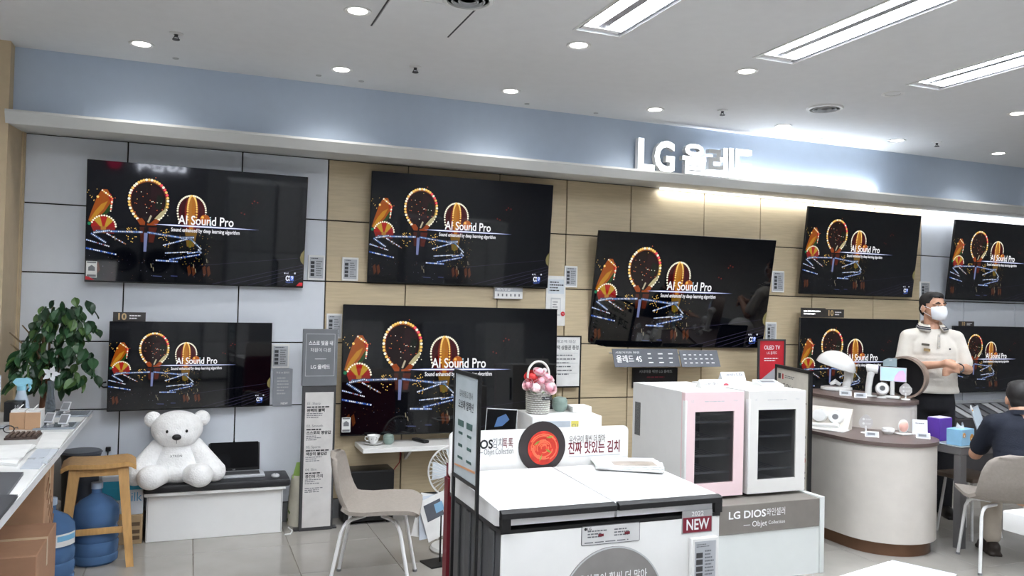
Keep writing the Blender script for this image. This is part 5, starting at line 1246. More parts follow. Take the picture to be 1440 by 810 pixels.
# ---- handheld white device
p = PZ(1226, 558, ZU)
t = thing('handheld_device', 'white handheld hair device standing upright beside the dome', 'beauty device', (p.x, p.y+.02, ZU), radians(-42))
MB().box((0, 0, .006), (.10, .08, .012), bev=.005).build('foot', white, t)
MB().tube([(-.012, 0, .01), (-.01, 0, .08), (.0, 0, .16), (.008, 0, .2)], [.026, .024, .026, .03], 16).build('grip', white_gloss, t)
MB().tube([(-.03, 0, .222), (-.02, 0, .224), (.03, 0, .22), (.055, 0, .218)], [.028, .036, .036, .034], 18).build('head', white_gloss, t)
MB().cyl((.055, 0, .218), (.061, 0, .2175), .031, seg=20).build('nozzle', M('nozzle_violet', (70, 64, 96), .2), t)
# ---- two round cream devices and leaf mirror
def roller(px, py, Z, label, s=1.0, grey=True):
    p = PZ(px, py, Z); t = thing('round_device', label, 'beauty device', (p.x, p.y+.02, Z), radians(-42))
    MB().lathe([(0, 0), (.038*s, 0), (.036*s, .008), (.012*s, .02), (.012*s, .035), (0, .035)], seg=24).build('foot', white_gloss, t)
    R = Matrix.Translation((0, -.01, .072*s)) @ Matrix.Rotation(radians(75), 4, 'X')
    MB(R).lathe([(0, -.03), (.04*s, -.03), (.05*s, -.01), (.05*s, .012), (.042*s, .026), (.024*s, .028), (.02*s, .022), (0, .022)], seg=28).build('head', white_gloss, t)
    if grey: MB(R).lathe([(0, .023), (.019*s, .023)], seg=20).build('centre', mgrey, t)
    return t
roller(1243, 560, ZU, 'small round white device with grey centre beside the leaf card')
def leafcard(px, py, Z, label, s=1.0):
    p = PZ(px, py, Z); t = thing('leaf_card', label, 'card', (p.x, p.y+.01, Z), radians(-42))
    MB().lathe([(0, 0), (.035*s, 0), (.03*s, .007), (0, .01)], seg=20).build('foot', white_gloss, t); MB().tube([(0, 0, .005), (0, 0, .05*s)], .006, 8).build('stem', white, t)
    pts = [(0, .13*s), (.02*s, .118*s), (.044*s, .088*s), (.045*s, .06*s), (.028*s, .036*s), (0, .03*s), (-.028*s, .036*s), (-.046*s, .06*s), (-.043*s, .09*s), (-.02*s, .118*s)]
    MB().prism(pts, 'xz', -.004, .004).build('plate', M('leaf_plate', (196, 192, 190), .4), t)
    for z in (.095, .065): MB().prism(disc((-.015*s, z*s), .008*s, 12), 'xz', -.0055, -.004).build('icon', white, t); print_lines(t, -.002*s, .034*s, (z-.006)*s, (z+.006)*s, -.005, 2, white, 2)
leafcard(1275, 562, ZU, 'leaf-shaped grey info card next to the big ring stand'); leafcard(1219, 609, ZL, 'leaf-shaped pale info card on the lower tier', 1.05)
# ---- brown ring stand with screen
p = PZ(1283, 560, ZU)
t = thing('ring_display', 'brown ring display stand with a lit blue-violet screen', 'display', (5.235, -1.435, ZU), radians(-60))
mb = MB(); n = 40; ro, ri, cz = .165, .150, .168
V = []; 
for y in (-.06, .06):
    for r_ in (ro, ri):
        V += [(r_*cos(2*pi*k/n), y, cz+r_*sin(2*pi*k/n)) for k in range(n)]
fs_ = []
for k in range(n):
    k2 = (k+1) % n; fs_ += [(k, k2, n+k2, n+k), (2*n+k, 3*n+k, 3*n+k2, 2*n+k2), (k, 2*n+k, 2*n+k2, k2), (n+k, n+k2, 3*n+k2, 3*n+k)]
mb.add(V, fs_); mb.build('ring', M('ring_brown', (136, 118, 106), .5), t)
MB().prism(disc((0, cz), .149, 36), 'xz', .045, .055).build('back_disc', M('ring_black', (26, 24, 26), .4), t)
MB().bb(-.16, .03, -.082, -.07, .135, .245).build('tablet', white, t); MB().bb(-.155, .025, -.084, -.082, .14, .24).build('tablet_screen', M('tablet_blue', (150, 176, 226), .3, emit=.75, ecol=(150, 178, 232)), t)
MB().prism([(-.06, .14), (.025, .14), (.025, .2), (.01, .225), (-.02, .22), (-.05, .18)], 'xz', -.0855, -.0842).build('tablet_image', M('tablet_violet', (190, 160, 214), .3, emit=.6, ecol=(184, 160, 216)), t)
MB().prism([(-.14, .25), (-.04, .25), (-.04, .315), (-.1, .315), (-.14, .295)], 'xz', -.078, -.072).build('clear_card', M('clear_card', (170, 190, 196), .2, alpha=.8), t); text('LG', .018, ink_white, t, (-.085, -.0795, .30))
MB().tube([(-.07, -.075, .03), (-.07, -.075, .14)], .016, 12).build('stalk', white_gloss, t); MB().box((-.07, -.07, .012), (.11, .08, .022), bev=.008).build('foot', white_gloss, t)
# ---- small e-ink cards on the tiers
def mini(px, py, Z, label, rz=-42):
    p = PZ(px, py, Z); t = thing('price_card', label, 'price card', (p.x, p.y, Z), radians(rz), 'little price cards on the device counter')
    MB().prism([(-.03, 0), (.03, 0), (.012, .036), (.004, .036)], 'yz', -.045, .045).build('wedge', white, t)
    R = Matrix.Translation((0, -.0135, .019)) @ Matrix.Rotation(math.atan2(.036, .034), 4, 'X'); MB(R).box((0, 0, .0008), (.078, .04, .0016)).build('display', m_eink, t); MB(R).box((-.005, 0, .002), (.05, .02, .0008)).build('print', ink_grey, t)
mini(1189, 556, ZU, 'little price card before the dome hair device'); mini(1210, 559, ZU, 'little price card before the upright handheld device'); mini(1226, 614, ZL, 'little price card before the pale leaf card'); mini(1298, 616, ZL, 'little price card before the folded white card', -45)
# ---- lower tier
p = PZ(1165, 600, ZL)
t = thing('device_tray', 'cream display tray with two round white devices behind a white wand', 'display tray', (4.50, -1.36, ZL), radians(-62)); t.scale = (1.3, 1.3, 1.15)
MB().prism([(-.03, 0), (.04, 0), (.06, .13), (.052, .13)], 'yz', -.17, .15).build('backboard', M('tray_cream', (214, 208, 198), .5), t)
print_lines(t, -.16, -.08, .06, .1, -.0, 3, ink_grey, 2)
for k, x in enumerate((-.02, .075)):
    R = Matrix.Translation((x, .0, .075)) @ Matrix.Rotation(radians(75), 4, 'X'); MB(R).lathe([(0, -.02), (.04, -.02), (.045, .0), (.04, .018), (.02, .02), (0, .014 if k else .02)], seg=24).build('round_device', white_gloss, t)
    if k: MB(R).lathe([(0, .0195), (.018, .0205)], seg=16).build('device_centre', mgrey, t)
MB().box((-.02, -.08, .004), (.36, .10, .008), bev=.003).build('plinth', white, t)
p = PZ(1178, 602, ZL)
t = thing('massage_wand', 'long curved white massage wand lying before the tray', 'beauty device', (4.408, -1.409, ZL+.0175), radians(-62))
MB().tube([(-.15, -.01, .02), (-.10, -.01, .014), (0, 0, .012), (.08, 0, .016), (.13, .0, .022), (.155, .0, .02)], [.01, .018, .014, .015, .022, .013], 12).build('wand', white_gloss, t)
p = PZ(1249, 610, ZL)
t = thing('pod_device', 'small white bowl-shaped device beside the pink one', 'beauty device', (p.x, p.y, ZL)); MB().lathe([(0, 0), (.03, 0), (.045, .02), (.042, .04), (.03, .045), (0, .04)], seg=28).build('pod', white_gloss, t)
p = PZ(1268, 611, ZL)
t = thing('pink_device', 'pink heart-shaped face device on a white stand', 'beauty device', (p.x+.02, p.y, ZL)); MB().box((0, 0, .005), (.11, .08, .01), bev=.004).build('base', white_gloss, t)
MB().ell((.006, .01, .055), (.05, .02, .05), 24, 14).build('white_shell', white_gloss, t); MB().ell((-.005, -.004, .06), (.042, .018, .042), 24, 14).build('pink_face', M('device_pink', (240, 190, 176), .4), t)
p = PZ(1297, 611, ZL)
t = thing('folded_card', 'folded white card standing at the round end of the counter', 'card', (p.x, p.y+.02, ZL), radians(-45)); MB().prism([(-.03, 0), (.03, 0), (.045, .1), (.037, .1), (.0, .015)], 'yz', -.05, .05).build('card', M('card_pale'), t); print_lines(t, -.03, .03, .07, .08, .024, 1, ink_grey, 2)
p = PZ(1149, 585, ZL)
t = thing('carton_white', 'small white carton with yellow end at the back of the lower tier', 'box', (4.58, -1.02, ZL)); MB().box((0, 0, .045), (.1, .14, .09), bev=.003, seg=1).build('body', white, t); MB().box((.02, -.071, .05), (.05, .002, .07)).build('yellow_panel', M('carton_yellow', (214, 196, 120), .5), t)

# ================================================================== CONSULTING TABLE AND CHAIRS
tb = thing('consulting_table', 'grey consulting table with glass top behind the curved counter', 'table', (5.93, -1.865, 0))
MB().bb(-.85, .85, -.205, .205, .655, .712, bev=.004, seg=1).build('apron', M('table_grey', (104, 102, 102), .45), tb); MB().bb(-.855, .855, -.21, .21, .712, .72, bev=.002, seg=1).build('glass_top', M('table_glass', (176, 186, 188), .12), tb)
for sx in (-1, 1):
    for sy in (-1, 1): MB().bb(sx*.82-.028, sx*.82+.028, sy*.177-.028, sy*.177+.028, 0, .656).build('leg', M('table_grey'), tb)
chair(5.03, -2.46, radians(145), 'taupe moulded chair occupied by the man in navy')
t = thing('low_stool', 'brown topped stool with white legs pushed under the table', 'stool', (5.50, -1.80, 0))
MB().box((0, 0, .44), (.34, .34, .035), bev=.012).build('seat', M('stool_brown', (120, 104, 92), .6), t)
for sx in (-1, 1):
    for sy in (-1, 1): MB().tube([(sx*.11, sy*.11, .425), (sx*.15, sy*.15, 0)], .01, 10).build('leg', M('chair_leg_white'), t)
ZD = .7205
def tissue(px, py, label, wd, dp, ht, mat_, rz, fill=True):
    p = PZ(px, py, ZD); t = thing('tissue_box', label, 'tissue box', (p.x, p.y, ZD), radians(rz))
    MB().box((0, 0, ht/2), (wd, dp, ht), bev=.003, seg=1).build('box', mat_, t)
    return t, wd, dp, ht
t, wd, dp, ht = tissue(1346, 624, 'light blue tissue box with orange prints on the table edge', .17, .11, .115, M('tissue_blue', (140, 190, 222), .5), 12)
t.location = (5.165, -1.995, ZD)
MB().grid(lambda u, v: ((u-.5)*.09*(1-.3*v), .02*sin(u*7)*(1-v*.3), ht-.002+.045*v*(.7+.3*sin(u*9))), 12, 5).build('tissue', paper, t)
for k, (x, z) in enumerate(((-.055, .075), (.05, .05))): MB().prism(disc((x, z), .018 if k == 0 else .024, 14, None if k == 0 else .03), 'xz', -.0565, -.055).build('orange_print', M('print_orange', (206, 150, 76), .5), t); MB().prism(disc((x, z-.006), .007, 10), 'xz', -.0575, -.0565).build('print_spot', paper, t)
t, wd, dp, ht = tissue(1332, 608, 'purple carton with pale top behind the blue tissue box', .15, .10, .165, M('carton_purple', (92, 56, 158), .5), 8)
t.location = (5.19, -1.80, ZD); MB().box((0, 0, ht+.001), (.14, .09, .006)).build('top', M('purple_pale', (206, 198, 224), .5), t)
# laptop, keyboards and sheets on the table
t = thing('laptop', 'grey laptop with a round white sticker facing the seated man', 'laptop', (5.72, -1.86, ZD), radians(30))
MB().box((0, -.02, .008), (.33, .22, .015), bev=.003).build('base', M('laptop_grey', (150, 154, 160), .4), t)
lm_ = Matrix.Translation((0, .09, .014)) @ Matrix.Rotation(radians(-18), 4, 'X'); MB(lm_).box((0, .004, .11), (.33, .008, .22), bev=.003).build('lid', M('laptop_grey'), t)
MB(lm_).bb(-.155, .155, -.0012, .0, .01, .21).build('screen', M('laptop_screen', (160, 172, 182), .2, emit=.35), t)
st_ = MB(lm_).prism(disc((-.135, .215), .028, 20), 'xz', -.0035, -.0014).build('sticker', paper, t); MB(lm_).bb(-.158, -.112, -.0045, -.0036, .198, .208).build('sticker_band', M('print_orange'), st_)
t = thing('keyboard', 'black keyboard lying on the consulting table', 'keyboard', (5.40, -1.72, ZD), radians(0)); MB().box((0, 0, .009), (.24, .10, .016), bev=.004).build('body', black, t)
for r_ in range(4): MB().box((0, -.035+.022*r_, .0185), (.22, .018, .004)).build('key_row', dgrey, t)
tag(MB().box((5.40, -1.96, ZD+.0015), (.18, .14, .003)).build('desk_mat', M('mat_grey')), 'pale grey sheet on the table by the tissue box', 'paper')
# literature rack under the far low television
rk = thing('leaflet_rack', 'dark leaflet rack with pale top edge under the far low television', 'rack', (7.75, -.205, 0))
MB().bb(-.9, .9, -.14, .17, 0, .60, bev=.004, seg=1).build('cabinet', M('rack_dark', (70, 68, 70), .5), rk); MB().prism([(-.14, .60), (.17, .60), (.17, .72)], 'yz', -.9, .9).build('sloped_top', M('rack_dark'), rk)
MB().bb(-.9, .9, .15, .172, .72, .75).build('top_edge', lgrey, rk)
ra = Matrix.Translation((0, -.14, .60)) @ Matrix.Rotation(math.atan2(.12, .31), 4, 'X')
rd = random.Random(6)
for k in range(13):
    c_ = [(150, 152, 156), (120, 120, 124), (90, 92, 98), (186, 188, 190)][k % 4] if k != 1 else (150, 70, 84)
    MB(ra).box((-.8+.13*k, .16, .008), (.09, .28, .006)).build('leaflet', M('leaflet_%d' % (k % 4 if k != 1 else 9), c_, .5), rk)
tag(MB().lathe([(0, .0), (.06, 0), (.09, .1), (.1, .12), (.09, .12), (.05, .01), (0, .01)], seg=24).build('plastic_bag', M('bag_white', (226, 226, 226), .4), None, loc=(5.62, -2.28, 0)), 'white rolled plastic bag on the floor beside the chair', 'bag')
# white pedestal and the stack of catalogues in front
t = thing('white_pedestal', 'glossy white pedestal table at the shop edge near the chair', 'table', (3.98, -3.73, 0))
MB().bb(-.46, .4, -.17, .16, .66, .752, bev=.008).build('top', white_gloss, t); MB().bb(-.33, .3, -.15, .14, 0, .662).build('column', white, t)
t = thing('catalogue_stand', 'low white stand holding the catalogue stack', 'stand', (2.60, -3.76, 0), radians(14)); MB().bb(-.36, .34, -.16, .17, .535, .56, bev=.003, seg=1).build('top', white, t); MB().bb(-.3, .3, -.13, .14, 0, .536).build('body', white, t)
for k in range(5):
    t = thing('catalogue', 'thick white catalogue in the stack, '+['lowest', 'second from the bottom', 'middle', 'second from the top', 'topmost with curling cover'][k], 'catalogue', (2.60+.016*k, -3.75-.016*k, .5605+.0075*k), radians(12+3.5*k), 'stack of catalogues on the low stand')
    def cat(u, v, o=0): return ((u-.5)*.52, (v-.5)*.26, .0072*o + .006*sin(u*pi)*(k/5))
    mb = MB(); mb.box((0, 0, .0034), (.46, .25, .0068), bev=.001, seg=1); mb.build('pages', paper, t)
    MB().box((0, 0, .0071), (.455, .246, .0006)).build('cover', M('cat_cover', (196, 200, 208), .3), t)
# ================================================================== PEOPLE
m_skin = M('skin', (196, 150, 124), .5, var=.04, scale=30); m_hair = M('hair_black', (30, 27, 27), .6, var=.15, scale=80, stretch=(1, 1, .3))
m_polo = M('polo_offwhite', (214, 208, 198), .85, var=.03, bump=.15, bscale=150); m_pants = M('trousers_black', (18, 18, 24), .8); m_shoe = M('shoe_black', (24, 22, 22), .4)
def limb(mb, pts, rs, n=6):
    """chain of overlapping balls: a tapering, jointed limb"""
    for i in range(len(pts)-1):
        a_, b_ = Vector(pts[i]), Vector(pts[i+1])
        m = max(2, int((b_-a_).length/(min(rs[i], rs[i+1])*.35)))
        for k in range(m+1): mb.ell(a_.lerp(b_, k/m), rs[i]+(rs[i+1]-rs[i])*k/m, 12, 8)
def torso(mb, secs):
    """stack of flattened balls: (z, half width, half depth, y shift, x shift)"""
    for i in range(len(secs)-1):
        A, B = secs[i], secs[i+1]; m = 4
        for k in range(m+1):
            t_ = k/m; z, w_, d_, y_, x_ = [A[q]+(B[q]-A[q])*t_ for q in range(5)]
            mb.ell((x_, y_, z), (w_, d_, .055), 20, 8)
def finger(mb, pts, r=.0085):
    limb(mb, pts, [r]*(len(pts)-1)+[r*.85])
# ------------------------------------------------------------------ standing salesman
mn = thing('person', 'standing man in an off-white polo shirt, face mask and clasped hands', 'person', (5.72, -1.26, 0), radians(-28))
HR = Matrix.Rotation(radians(22), 4, 'Z')
mn.scale = (1.0, 1.0, 1.022)
sh_z = 1.44
RS, LS = (-.19, 0, sh_z-.02), (.19, 0, sh_z-.02)
RE, LE = (-.255, -.06, 1.18), (.25, -.07, 1.18)
RW, LW = (-.035, -.29, 1.225), (.095, -.275, 1.20)
mb = MB(HR)
# head, jaw, neck
mb.ell((0, -.005, 1.69), (.078, .098, .10)); mb.ell((0, -.03, 1.625), (.064, .075, .075)); mb.ell((0, -.045, 1.60), (.048, .055, .05)); mb.ell((0, .01, 1.70), (.08, .09, .085))
mb.ell((0, -.105, 1.652), (.014, .018, .018)); mb.ell((0, -.098, 1.675), (.011, .016, .03))
for s in (-1, 1): mb.ell((s*.034, -.082, 1.695), (.03, .018, .012)); mb.ell((s*.083, .012, 1.655), (.009, .02, .034)); mb.ell((s*.04, -.07, 1.64), (.03, .03, .03))
mb.xf = Matrix()
limb(mb, [(0, .02, 1.61), (0, .012, 1.53), (0, .01, 1.46)], [.058, .06, .075])
torso(mb, [(1.41, .11, .07, 0, 0), (1.3, .15, .11, 0, 0), (1.1, .165, .125, -.01, 0), (.95, .165, .12, 0, 0)])
for S_, E_, W_ in ((RS, RE, RW), (LS, LE, LW)): limb(mb, [S_, E_], [.055, .043]); limb(mb, [E_, W_], [.045, .027])
for s in (-1, 1): limb(mb, [(s*.09, 0, .92), (s*.11, .0, .50), (s*.12, .02, .09)], [.085, .058, .042])
# clasped hands: right hand wraps over the left fist
lh = Vector((.035, -.315, 1.195)); rh = Vector((-.005, -.325, 1.225))
limb(mb, [LW, (.06, -.30, 1.197), (.01, -.325, 1.185)], [.028, .034, .028]); limb(mb, [RW, (-.01, -.315, 1.235), (.03, -.345, 1.22)], [.028, .034, .028])
for k in range(4):
    z = 1.238-.019*k
    finger(mb, [(.03, -.345, z), (.058, -.352, z-.006), (.078, -.335, z-.012), (.085, -.31, z-.014)], .0095)
    finger(mb, [(.005, -.33, 1.20-.016*k), (-.022, -.335, 1.192-.016*k), (-.035, -.318, 1.188-.015*k)], .009)
finger(mb, [(-.01, -.30, 1.252), (.02, -.325, 1.262), (.045, -.338, 1.255)], .0105); finger(mb, [(.05, -.295, 1.215), (.03, -.3, 1.24), (.008, -.305, 1.25)], .0105)
remesh(mb, 'body', m_skin, .0065, 3, mn)
# hair cap
mb = MB()
mb.ell((0, .014, 1.715), (.086, .10, .082)); mb.ell((0, -.03, 1.755), (.068, .065, .04)); mb.ell((0, .055, 1.66), (.07, .055, .07))
for s in (-1, 1): mb.ell((s*.066, .012, 1.70), (.02, .06, .05))
hr = remesh(mb, 'hair', m_hair, .008, 3, mn); hr.rotation_euler[2] = radians(22)
bm = bmesh.new(); bm.from_mesh(hr.data)            # trim the hair at forehead and temples
dl = [f for f in bm.faces if (f.calc_center_median().y < -.062 and f.calc_center_median().z < 1.745) or (f.calc_center_median().y < -.02 and f.calc_center_median().z < 1.70) or f.calc_center_median().z < 1.60]
bmesh.ops.delete(bm, geom=dl, context='FACES'); bm.to_mesh(hr.data); bm.free()
for s in (-1, 1):
    e = MB().ell((s*.034, -.0935, 1.677), (.014, .007, .0062), 14, 8).build('eye', M('eye_white', (200, 196, 190), .3), mn); e.rotation_euler[2] = radians(22); MB().ell((s*.034, -.0985, 1.677), (.006, .003, .006), 12, 8).build('iris', M('iris', (26, 18, 16), .2), e)
    MB().tube([(s*.016, -.1035, 1.70), (s*.034, -.104, 1.707), (s*.055, -.094, 1.70)], [.004, .0055, .003], 8).build('eyebrow', m_hair, mn).rotation_euler[2] = radians(22)
# mask
def mk(u, v):
    x = (u-.5)*2; a_ = x*1.12; z = 1.668-.092*v; bul = sin(pi*min(1, max(0, v*.95+.05)))
    r = .077+.012*bul; return (r*sin(a_)*(1-.14*v), -.032-(r*cos(a_))*(.98+.14*bul*(1-abs(x)))+.0, z-.012*(1-x*x)*(1 if v > .5 else 0)+.012*(1-abs(x))*(1-v))
mkm = MB(); mkm.grid(mk, 17, 10); o = mkm.build('face_mask', M('mask_white', (236, 238, 242), .7), mn, ang=80); o.rotation_euler[2] = radians(22)
sol = o.modifiers.new('thickness', 'SOLIDIFY'); sol.thickness = .003; sol.offset = 1
for s in (-1, 1): MB().tube([(s*.068, -.065, 1.655), (s*.082, -.02, 1.672), (s*.088, .022, 1.675), (s*.089, .032, 1.65), (s*.08, -.01, 1.62), (s*.064, -.06, 1.595)], .0018, 6).build('mask_loop', M('mask_white'), o)
# polo shirt
mb = MB()
torso(mb, [(1.455, .118, .088, .005, 0), (1.37, .185, .125, 0, 0), (1.30, .195, .14, -.01, 0), (1.15, .195, .15, -.015, 0), (1.03, .205, .15, -.01, 0), (.995, .215, .155, -.01, 0)])
for s, S_, E_ in ((-1, RS, RE), (1, LS, LE)):
    S2 = Vector((s*.12, 0.005, 1.435)); E2 = Vector(S_).lerp(Vector(E_), .78); limb(mb, [S2, S_, E2], [.066, .066, .064])
po = remesh(mb, 'polo_shirt', m_polo, .012, 5, mn)
cut = bmesh.new(); cut.from_mesh(po.data); bmesh.ops.bisect_plane(cut, geom=cut.verts[:]+cut.edges[:]+cut.faces[:], plane_co=(0, 0, .985), plane_no=(0, 0, -1), clear_outer=True); cut.to_mesh(po.data); cut.free()
def collar(u, v):
    a_ = -pi/2+.42+(2*pi-.84)*u; r = .078+.03*v; return (r*cos(a_)*1.12, .012+r*sin(a_)*.95-.03*v*(1 if sin(a_) < 0 else .2), 1.552-.05*v-.016*(1-sin(a_))*.8+ .012*(sin(a_) > 0))
co = MB().grid(collar, 25, 4).build('collar', m_polo, mn, ang=80); sd = co.modifiers.new('thickness', 'SOLIDIFY'); sd.thickness = .004
def strip(v0, v1, nm):
    o = MB().grid(lambda u, v: tuple(Vector(collar(u, v0+(v1-v0)*v))+Vector((collar(u, 1)[0]*.03, (collar(u, 1)[1])*.03-.001, .0035))), 25, 2).build(nm, M('navy_trim', (40, 44, 58), .8), co, ang=80)
strip(.45, .6, 'collar_stripe'); strip(.72, .9, 'collar_stripe')
MB().box((0, -.145, 1.40), (.024, .006, .11), bev=.002, seg=1).build('placket', m_polo, mn)
for k in range(3): MB().ell((0, -.15, 1.44-.04*k), (.005, .002, .005), 8, 6).build('button', lgrey, mn)
MB(Matrix.Rotation(radians(6), 4, 'Y')).box((-.245, -.142, 1.352), (.06, .006, .018)).build('name_badge', M('badge_dark', (84, 80, 70), .4), mn); MB(Matrix.Rotation(radians(6), 4, 'Y')).box((-.23, -.145, 1.312), (.05, .006, .022)).build('gold_badge', M('badge_gold', (176, 150, 108), .3, metal=.5), mn)
MB().box((.085, -.146, 1.34), (.012, .004, .012)).build('chest_logo', dgrey, mn)
MB().tube([(.113+.031*cos(a_), -.262+.01*sin(a_), 1.2+.031*sin(a_)) for a_ in [k*pi/8 for k in range(17)]], .006, 8).build('wristwatch', M('watch', (60, 60, 64), .3, metal=.7), mn)
# trousers and shoes
mb = MB(); torso(mb, [(1.03, .175, .125, 0, 0), (.92, .185, .135, 0, 0), (.86, .18, .13, 0, 0)])
for s in (-1, 1): limb(mb, [(s*.09, 0, .90), (s*.105, 0, .52), (s*.115, .02, .06)], [.10, .082, .068])
tr2 = remesh(mb, 'trousers', m_pants, .014, 5, mn)
for s in (-1, 1):
    mb = MB(); mb.ell((s*.118, -.05, .045), (.048, .13, .04)); mb.ell((s*.118, .03, .05), (.045, .06, .05)); mb.bb(s*.118-.045, s*.118+.045, -.17, .085, 0, .02)
    remesh(mb, 'shoe', m_shoe, .01, 4, mn)
# ------------------------------------------------------------------ seated customer
m_navy = M('shirt_navy', (20, 26, 40), .85, var=.06, bump=.15, bscale=150); m_beige = M('trousers_beige', (190, 180, 166), .85)
sm = thing('person', 'seated man in a navy polo shirt and light trousers on the taupe chair', 'person', (5.13, -2.50, 0), radians(140))
# local front = -Y
HIP = Vector((0, .06, .54)); CH = Vector((0, -.02, .86)); NK = Vector((0, -.06, 1.0)); HC = Vector((0, -.11, 1.10))
mb = MB()
mb.ell(HC+Vector((0, .0, .01)), (.078, .097, .105)); mb.ell(HC+Vector((0, -.03, -.06)), (.06, .07, .065)); mb.ell(HC+Vector((0, -.105, -.015)), (.014, .02, .02))
for s in (-1, 1): mb.ell(HC+Vector((s*.082, .012, -.02)), (.01, .021, .034))
limb(mb, [HC+Vector((0, .02, -.05)), NK+Vector((0, .01, -.03))], [.056, .062])
limb(mb, [NK, CH, HIP], [.08, .12, .13])
RSs, LSs = Vector((-.175, -.03, .925)), Vector((.175, -.03, .925))
REs, LEs = Vector((-.26, -.09, .69)), Vector((.25, -.17, .70))
RWs, LWs = Vector((-.16, -.30, .745)), Vector((.12, -.38, .755))
for a_, b_, c_ in ((RSs, REs, RWs), (LSs, LEs, LWs)): limb(mb, [a_, b_, c_], [.055, .044, .028])
for W_, s in ((RWs, -1), (LWs, 1)):
    pc = W_+Vector((-s*.02, -.07, -.0)); limb(mb, [W_, pc], [.028, .033])
    for k in range(4): b0 = pc+Vector((s*(.024-.016*k), -.02, 0)); L_ = [.06, .072, .068, .052][k]; finger(mb, [b0, b0+Vector((0, -L_*.5, .008)), b0+Vector((0, -L_, -.008))])
    finger(mb, [W_+Vector((-s*.03, -.03, 0)), W_+Vector((-s*.06, -.065, 0)), W_+Vector((-s*.062, -.095, -.004))], .0095)
# left thigh and shin (foot on the floor), right leg crossed over the knee
KN_L, AN_L = Vector((.11, -.36, .50)), Vector((.12, -.28, .10)); KN_R, AN_R = Vector((-.20, -.34, .60)), Vector((.04, -.44, .50))
KN_R, AN_R = Vector((-.19, -.36, .56)), Vector((-.30, -.30, .38))
limb(mb, [(.09, .04, .53), KN_L, AN_L], [.08, .056, .04]); limb(mb, [(-.09, .04, .54), KN_R, AN_R], [.08, .056, .04])
remesh(mb, 'body', m_skin, .008, 3, sm)
mb = MB(); mb.ell(HC+Vector((0, .018, .03)), (.087, .098, .095)); mb.ell(HC+Vector((0, .055, -.025)), (.075, .055, .065)); mb.ell(HC+Vector((0, -.05, .075)), (.066, .055, .04))
hr = remesh(mb, 'hair', m_hair, .009, 3, sm)
bm = bmesh.new(); bm.from_mesh(hr.data); dl = [f for f in bm.faces if (f.calc_center_median().y < HC.y-.03 and f.calc_center_median().z < HC.z+.045) or f.calc_center_median().z < HC.z-.075]; bmesh.ops.delete(bm, geom=dl, context='FACES'); bm.to_mesh(hr.data); bm.free()
for s in (-1, 1):
    e = MB().ell(HC+Vector((s*.033, -.088, .012)), (.013, .007, .006), 12, 8).build('eye', M('eye_white'), sm); MB().ell(HC+Vector((s*.033, -.094, .012)), (.006, .003, .006), 10, 6).build('iris', M('iris'), e)
    MB().tube([HC+Vector((s*.016, -.097, .034)), HC+Vector((s*.034, -.097, .04)), HC+Vector((s*.054, -.088, .034))], .004, 6).build('eyebrow', m_hair, sm)
MB().ell(HC+Vector((0, -.097, -.055)), (.022, .008, .006), 12, 6).build('lips', M('lips', (168, 104, 94), .5), sm)
for s in (-1,): MB().tube([HC+Vector((-.086, -.01, -.03)), HC+Vector((-.092, .0, .0))], .006, 8).build('earbud', white, sm)
mb = MB(); torso(mb, [(.98, .12, .085, -.05, 0), (.91, .18, .12, -.03, 0), (.80, .19, .135, .0, 0), (.66, .19, .15, .04, 0), (.52, .195, .16, .05, 0)])
for S_, E_, s in ((RSs, REs, -1), (LSs, LEs, 1)): limb(mb, [S_-Vector((s*.06, 0, -.01)), S_, S_.lerp(E_, .75)], [.07, .068, .064])
remesh(mb, 'polo_shirt', m_navy, .013, 5, sm)
MB().grid(lambda u, v: ((.07+.02*v)*cos(2*pi*u)*1.05, -.045+(.07+.02*v)*sin(2*pi*u)*.95, 1.035-.03*v-.012*(1-sin(2*pi*u))), 24, 4, closeu=True).build('collar', m_navy, sm, ang=80)
mb = MB(); mb.ell((0, .05, .52), (.19, .16, .07)); limb(mb, [(.09, .04, .535), KN_L, AN_L+Vector((0, 0, .03))], [.095, .075, .062]); limb(mb, [(-.09, .04, .545), KN_R, AN_R+Vector((0, 0, .04))], [.095, .075, .06])
remesh(mb, 'trousers', m_beige, .013, 5, sm)
for P_, rr in ((AN_L, 0), (AN_R, .5)):
    R = Matrix.Translation(P_+Vector((0, 0, -.10 if rr == 0 else -.09))) @ Matrix.Rotation(-rr, 4, 'X') @ Matrix.Rotation(.2, 4, 'Z')
    mb = MB(R); mb.ell((0, -.06, .04), (.046, .13, .038)); mb.ell((0, .025, .05), (.044, .06, .05)); mb.bb(-.044, .044, -.18, .08, .0, .02)
    remesh(mb, 'shoe', M('shoe_brown', (50, 42, 38), .5), .01, 4, sm)
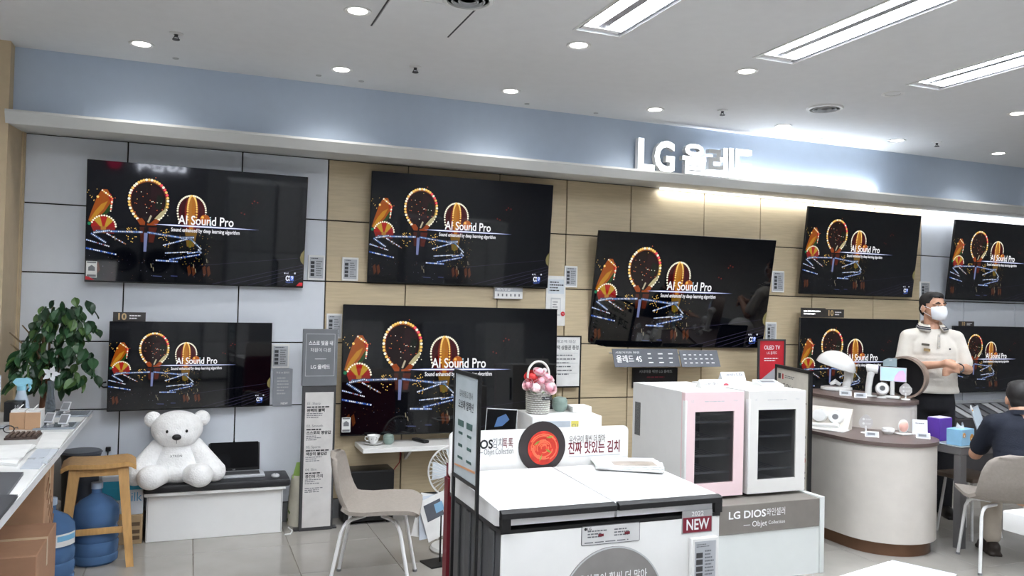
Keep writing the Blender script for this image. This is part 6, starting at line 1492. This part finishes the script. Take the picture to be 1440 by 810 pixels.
# ================================================================== BEHIND THE CAMERA (only seen mirrored in the screens)
t = thing('partition_wall', 'grey partition mirrored in the upper white-wall television', 'partition', (-.35, -8.3, 0)); MB().bb(-1.3, 1.05, -.06, .06, 0, 2.5).build('board', M('partition_grey', (150, 150, 156), .6), t)
t = thing('wall_sign', 'mirrored lit letters and round red emblem at the top of a television', 'sign', (-.05, -8.22, 1.86))
MB().prism(disc((-.62, 0), .10, 32), 'xz', .0, .02).build('emblem', M('emblem_red', (160, 40, 70), .4, emit=2.5), t)
me = text_mesh('LG전자', .24, .02, .01, 'CENTER', M('rear_letter_glow', (255, 255, 255), .4, emit=9, ecol=(235, 242, 255))); put('lettering', me, t, (.05, .02, 0), (pi/2, 0, pi))
for k, x in enumerate((-.5, -.02, .46)):
    t = thing('washing_machine', 'dark washing machine mirrored in the upper white-wall television', 'washer', (x, -7.85, 0), 0, 'washers mirrored in a television')
    MB().bb(-.22, .22, -.3, .25, 0, .85, bev=.01).build('cabinet', M('washer_grey', (120, 122, 126), .4), t)
    RB = Matrix.Rotation(-pi/2, 3, 'X'); MB().lathe([(.13, 0), (.18, 0), (.19, .02), (.15, .035), (.13, .02)], (0, .25, .45), 32, rot=RB).build('door_ring', black, t); MB().lathe([(0, .0), (.13, .012)], (0, .25, .45), 32, rot=RB).build('door_glass', black_gloss, t)
for k, (x, c_) in enumerate(((1.35, (190, 192, 194)), (2.1, (206, 206, 206)), (3.5, (160, 162, 168)), (4.6, (200, 200, 200)))):
    t = thing('tall_refrigerator', ['pale tall refrigerator mirrored near the white-panel television edge', 'white tall refrigerator mirrored beside the pale one', 'grey tall refrigerator mirrored in the low beige-wall television', 'white tall refrigerator mirrored right of the grey one'][k], 'refrigerator', (x, -8.0, 0), 0, 'refrigerators mirrored in the televisions')
    m_ = M('mirror_fridge_%d' % k, c_, .35); MB().bb(-.36, .36, -.35, .3, .03, 1.75, bev=.008).build('cabinet', m_, t)
    for (a0, a1, z0, z1) in ((-.355, -.003, .05, .62), (.003, .355, .05, .62), (-.355, -.003, .63, 1.74), (.003, .355, .63, 1.74)): MB().bb(a0, a1, .302, .33, z0, z1, bev=.006).build('door', m_, t)
    MB().bb(-.34, .34, -.3, .28, 0, .03).build('plinth', dgrey, t)
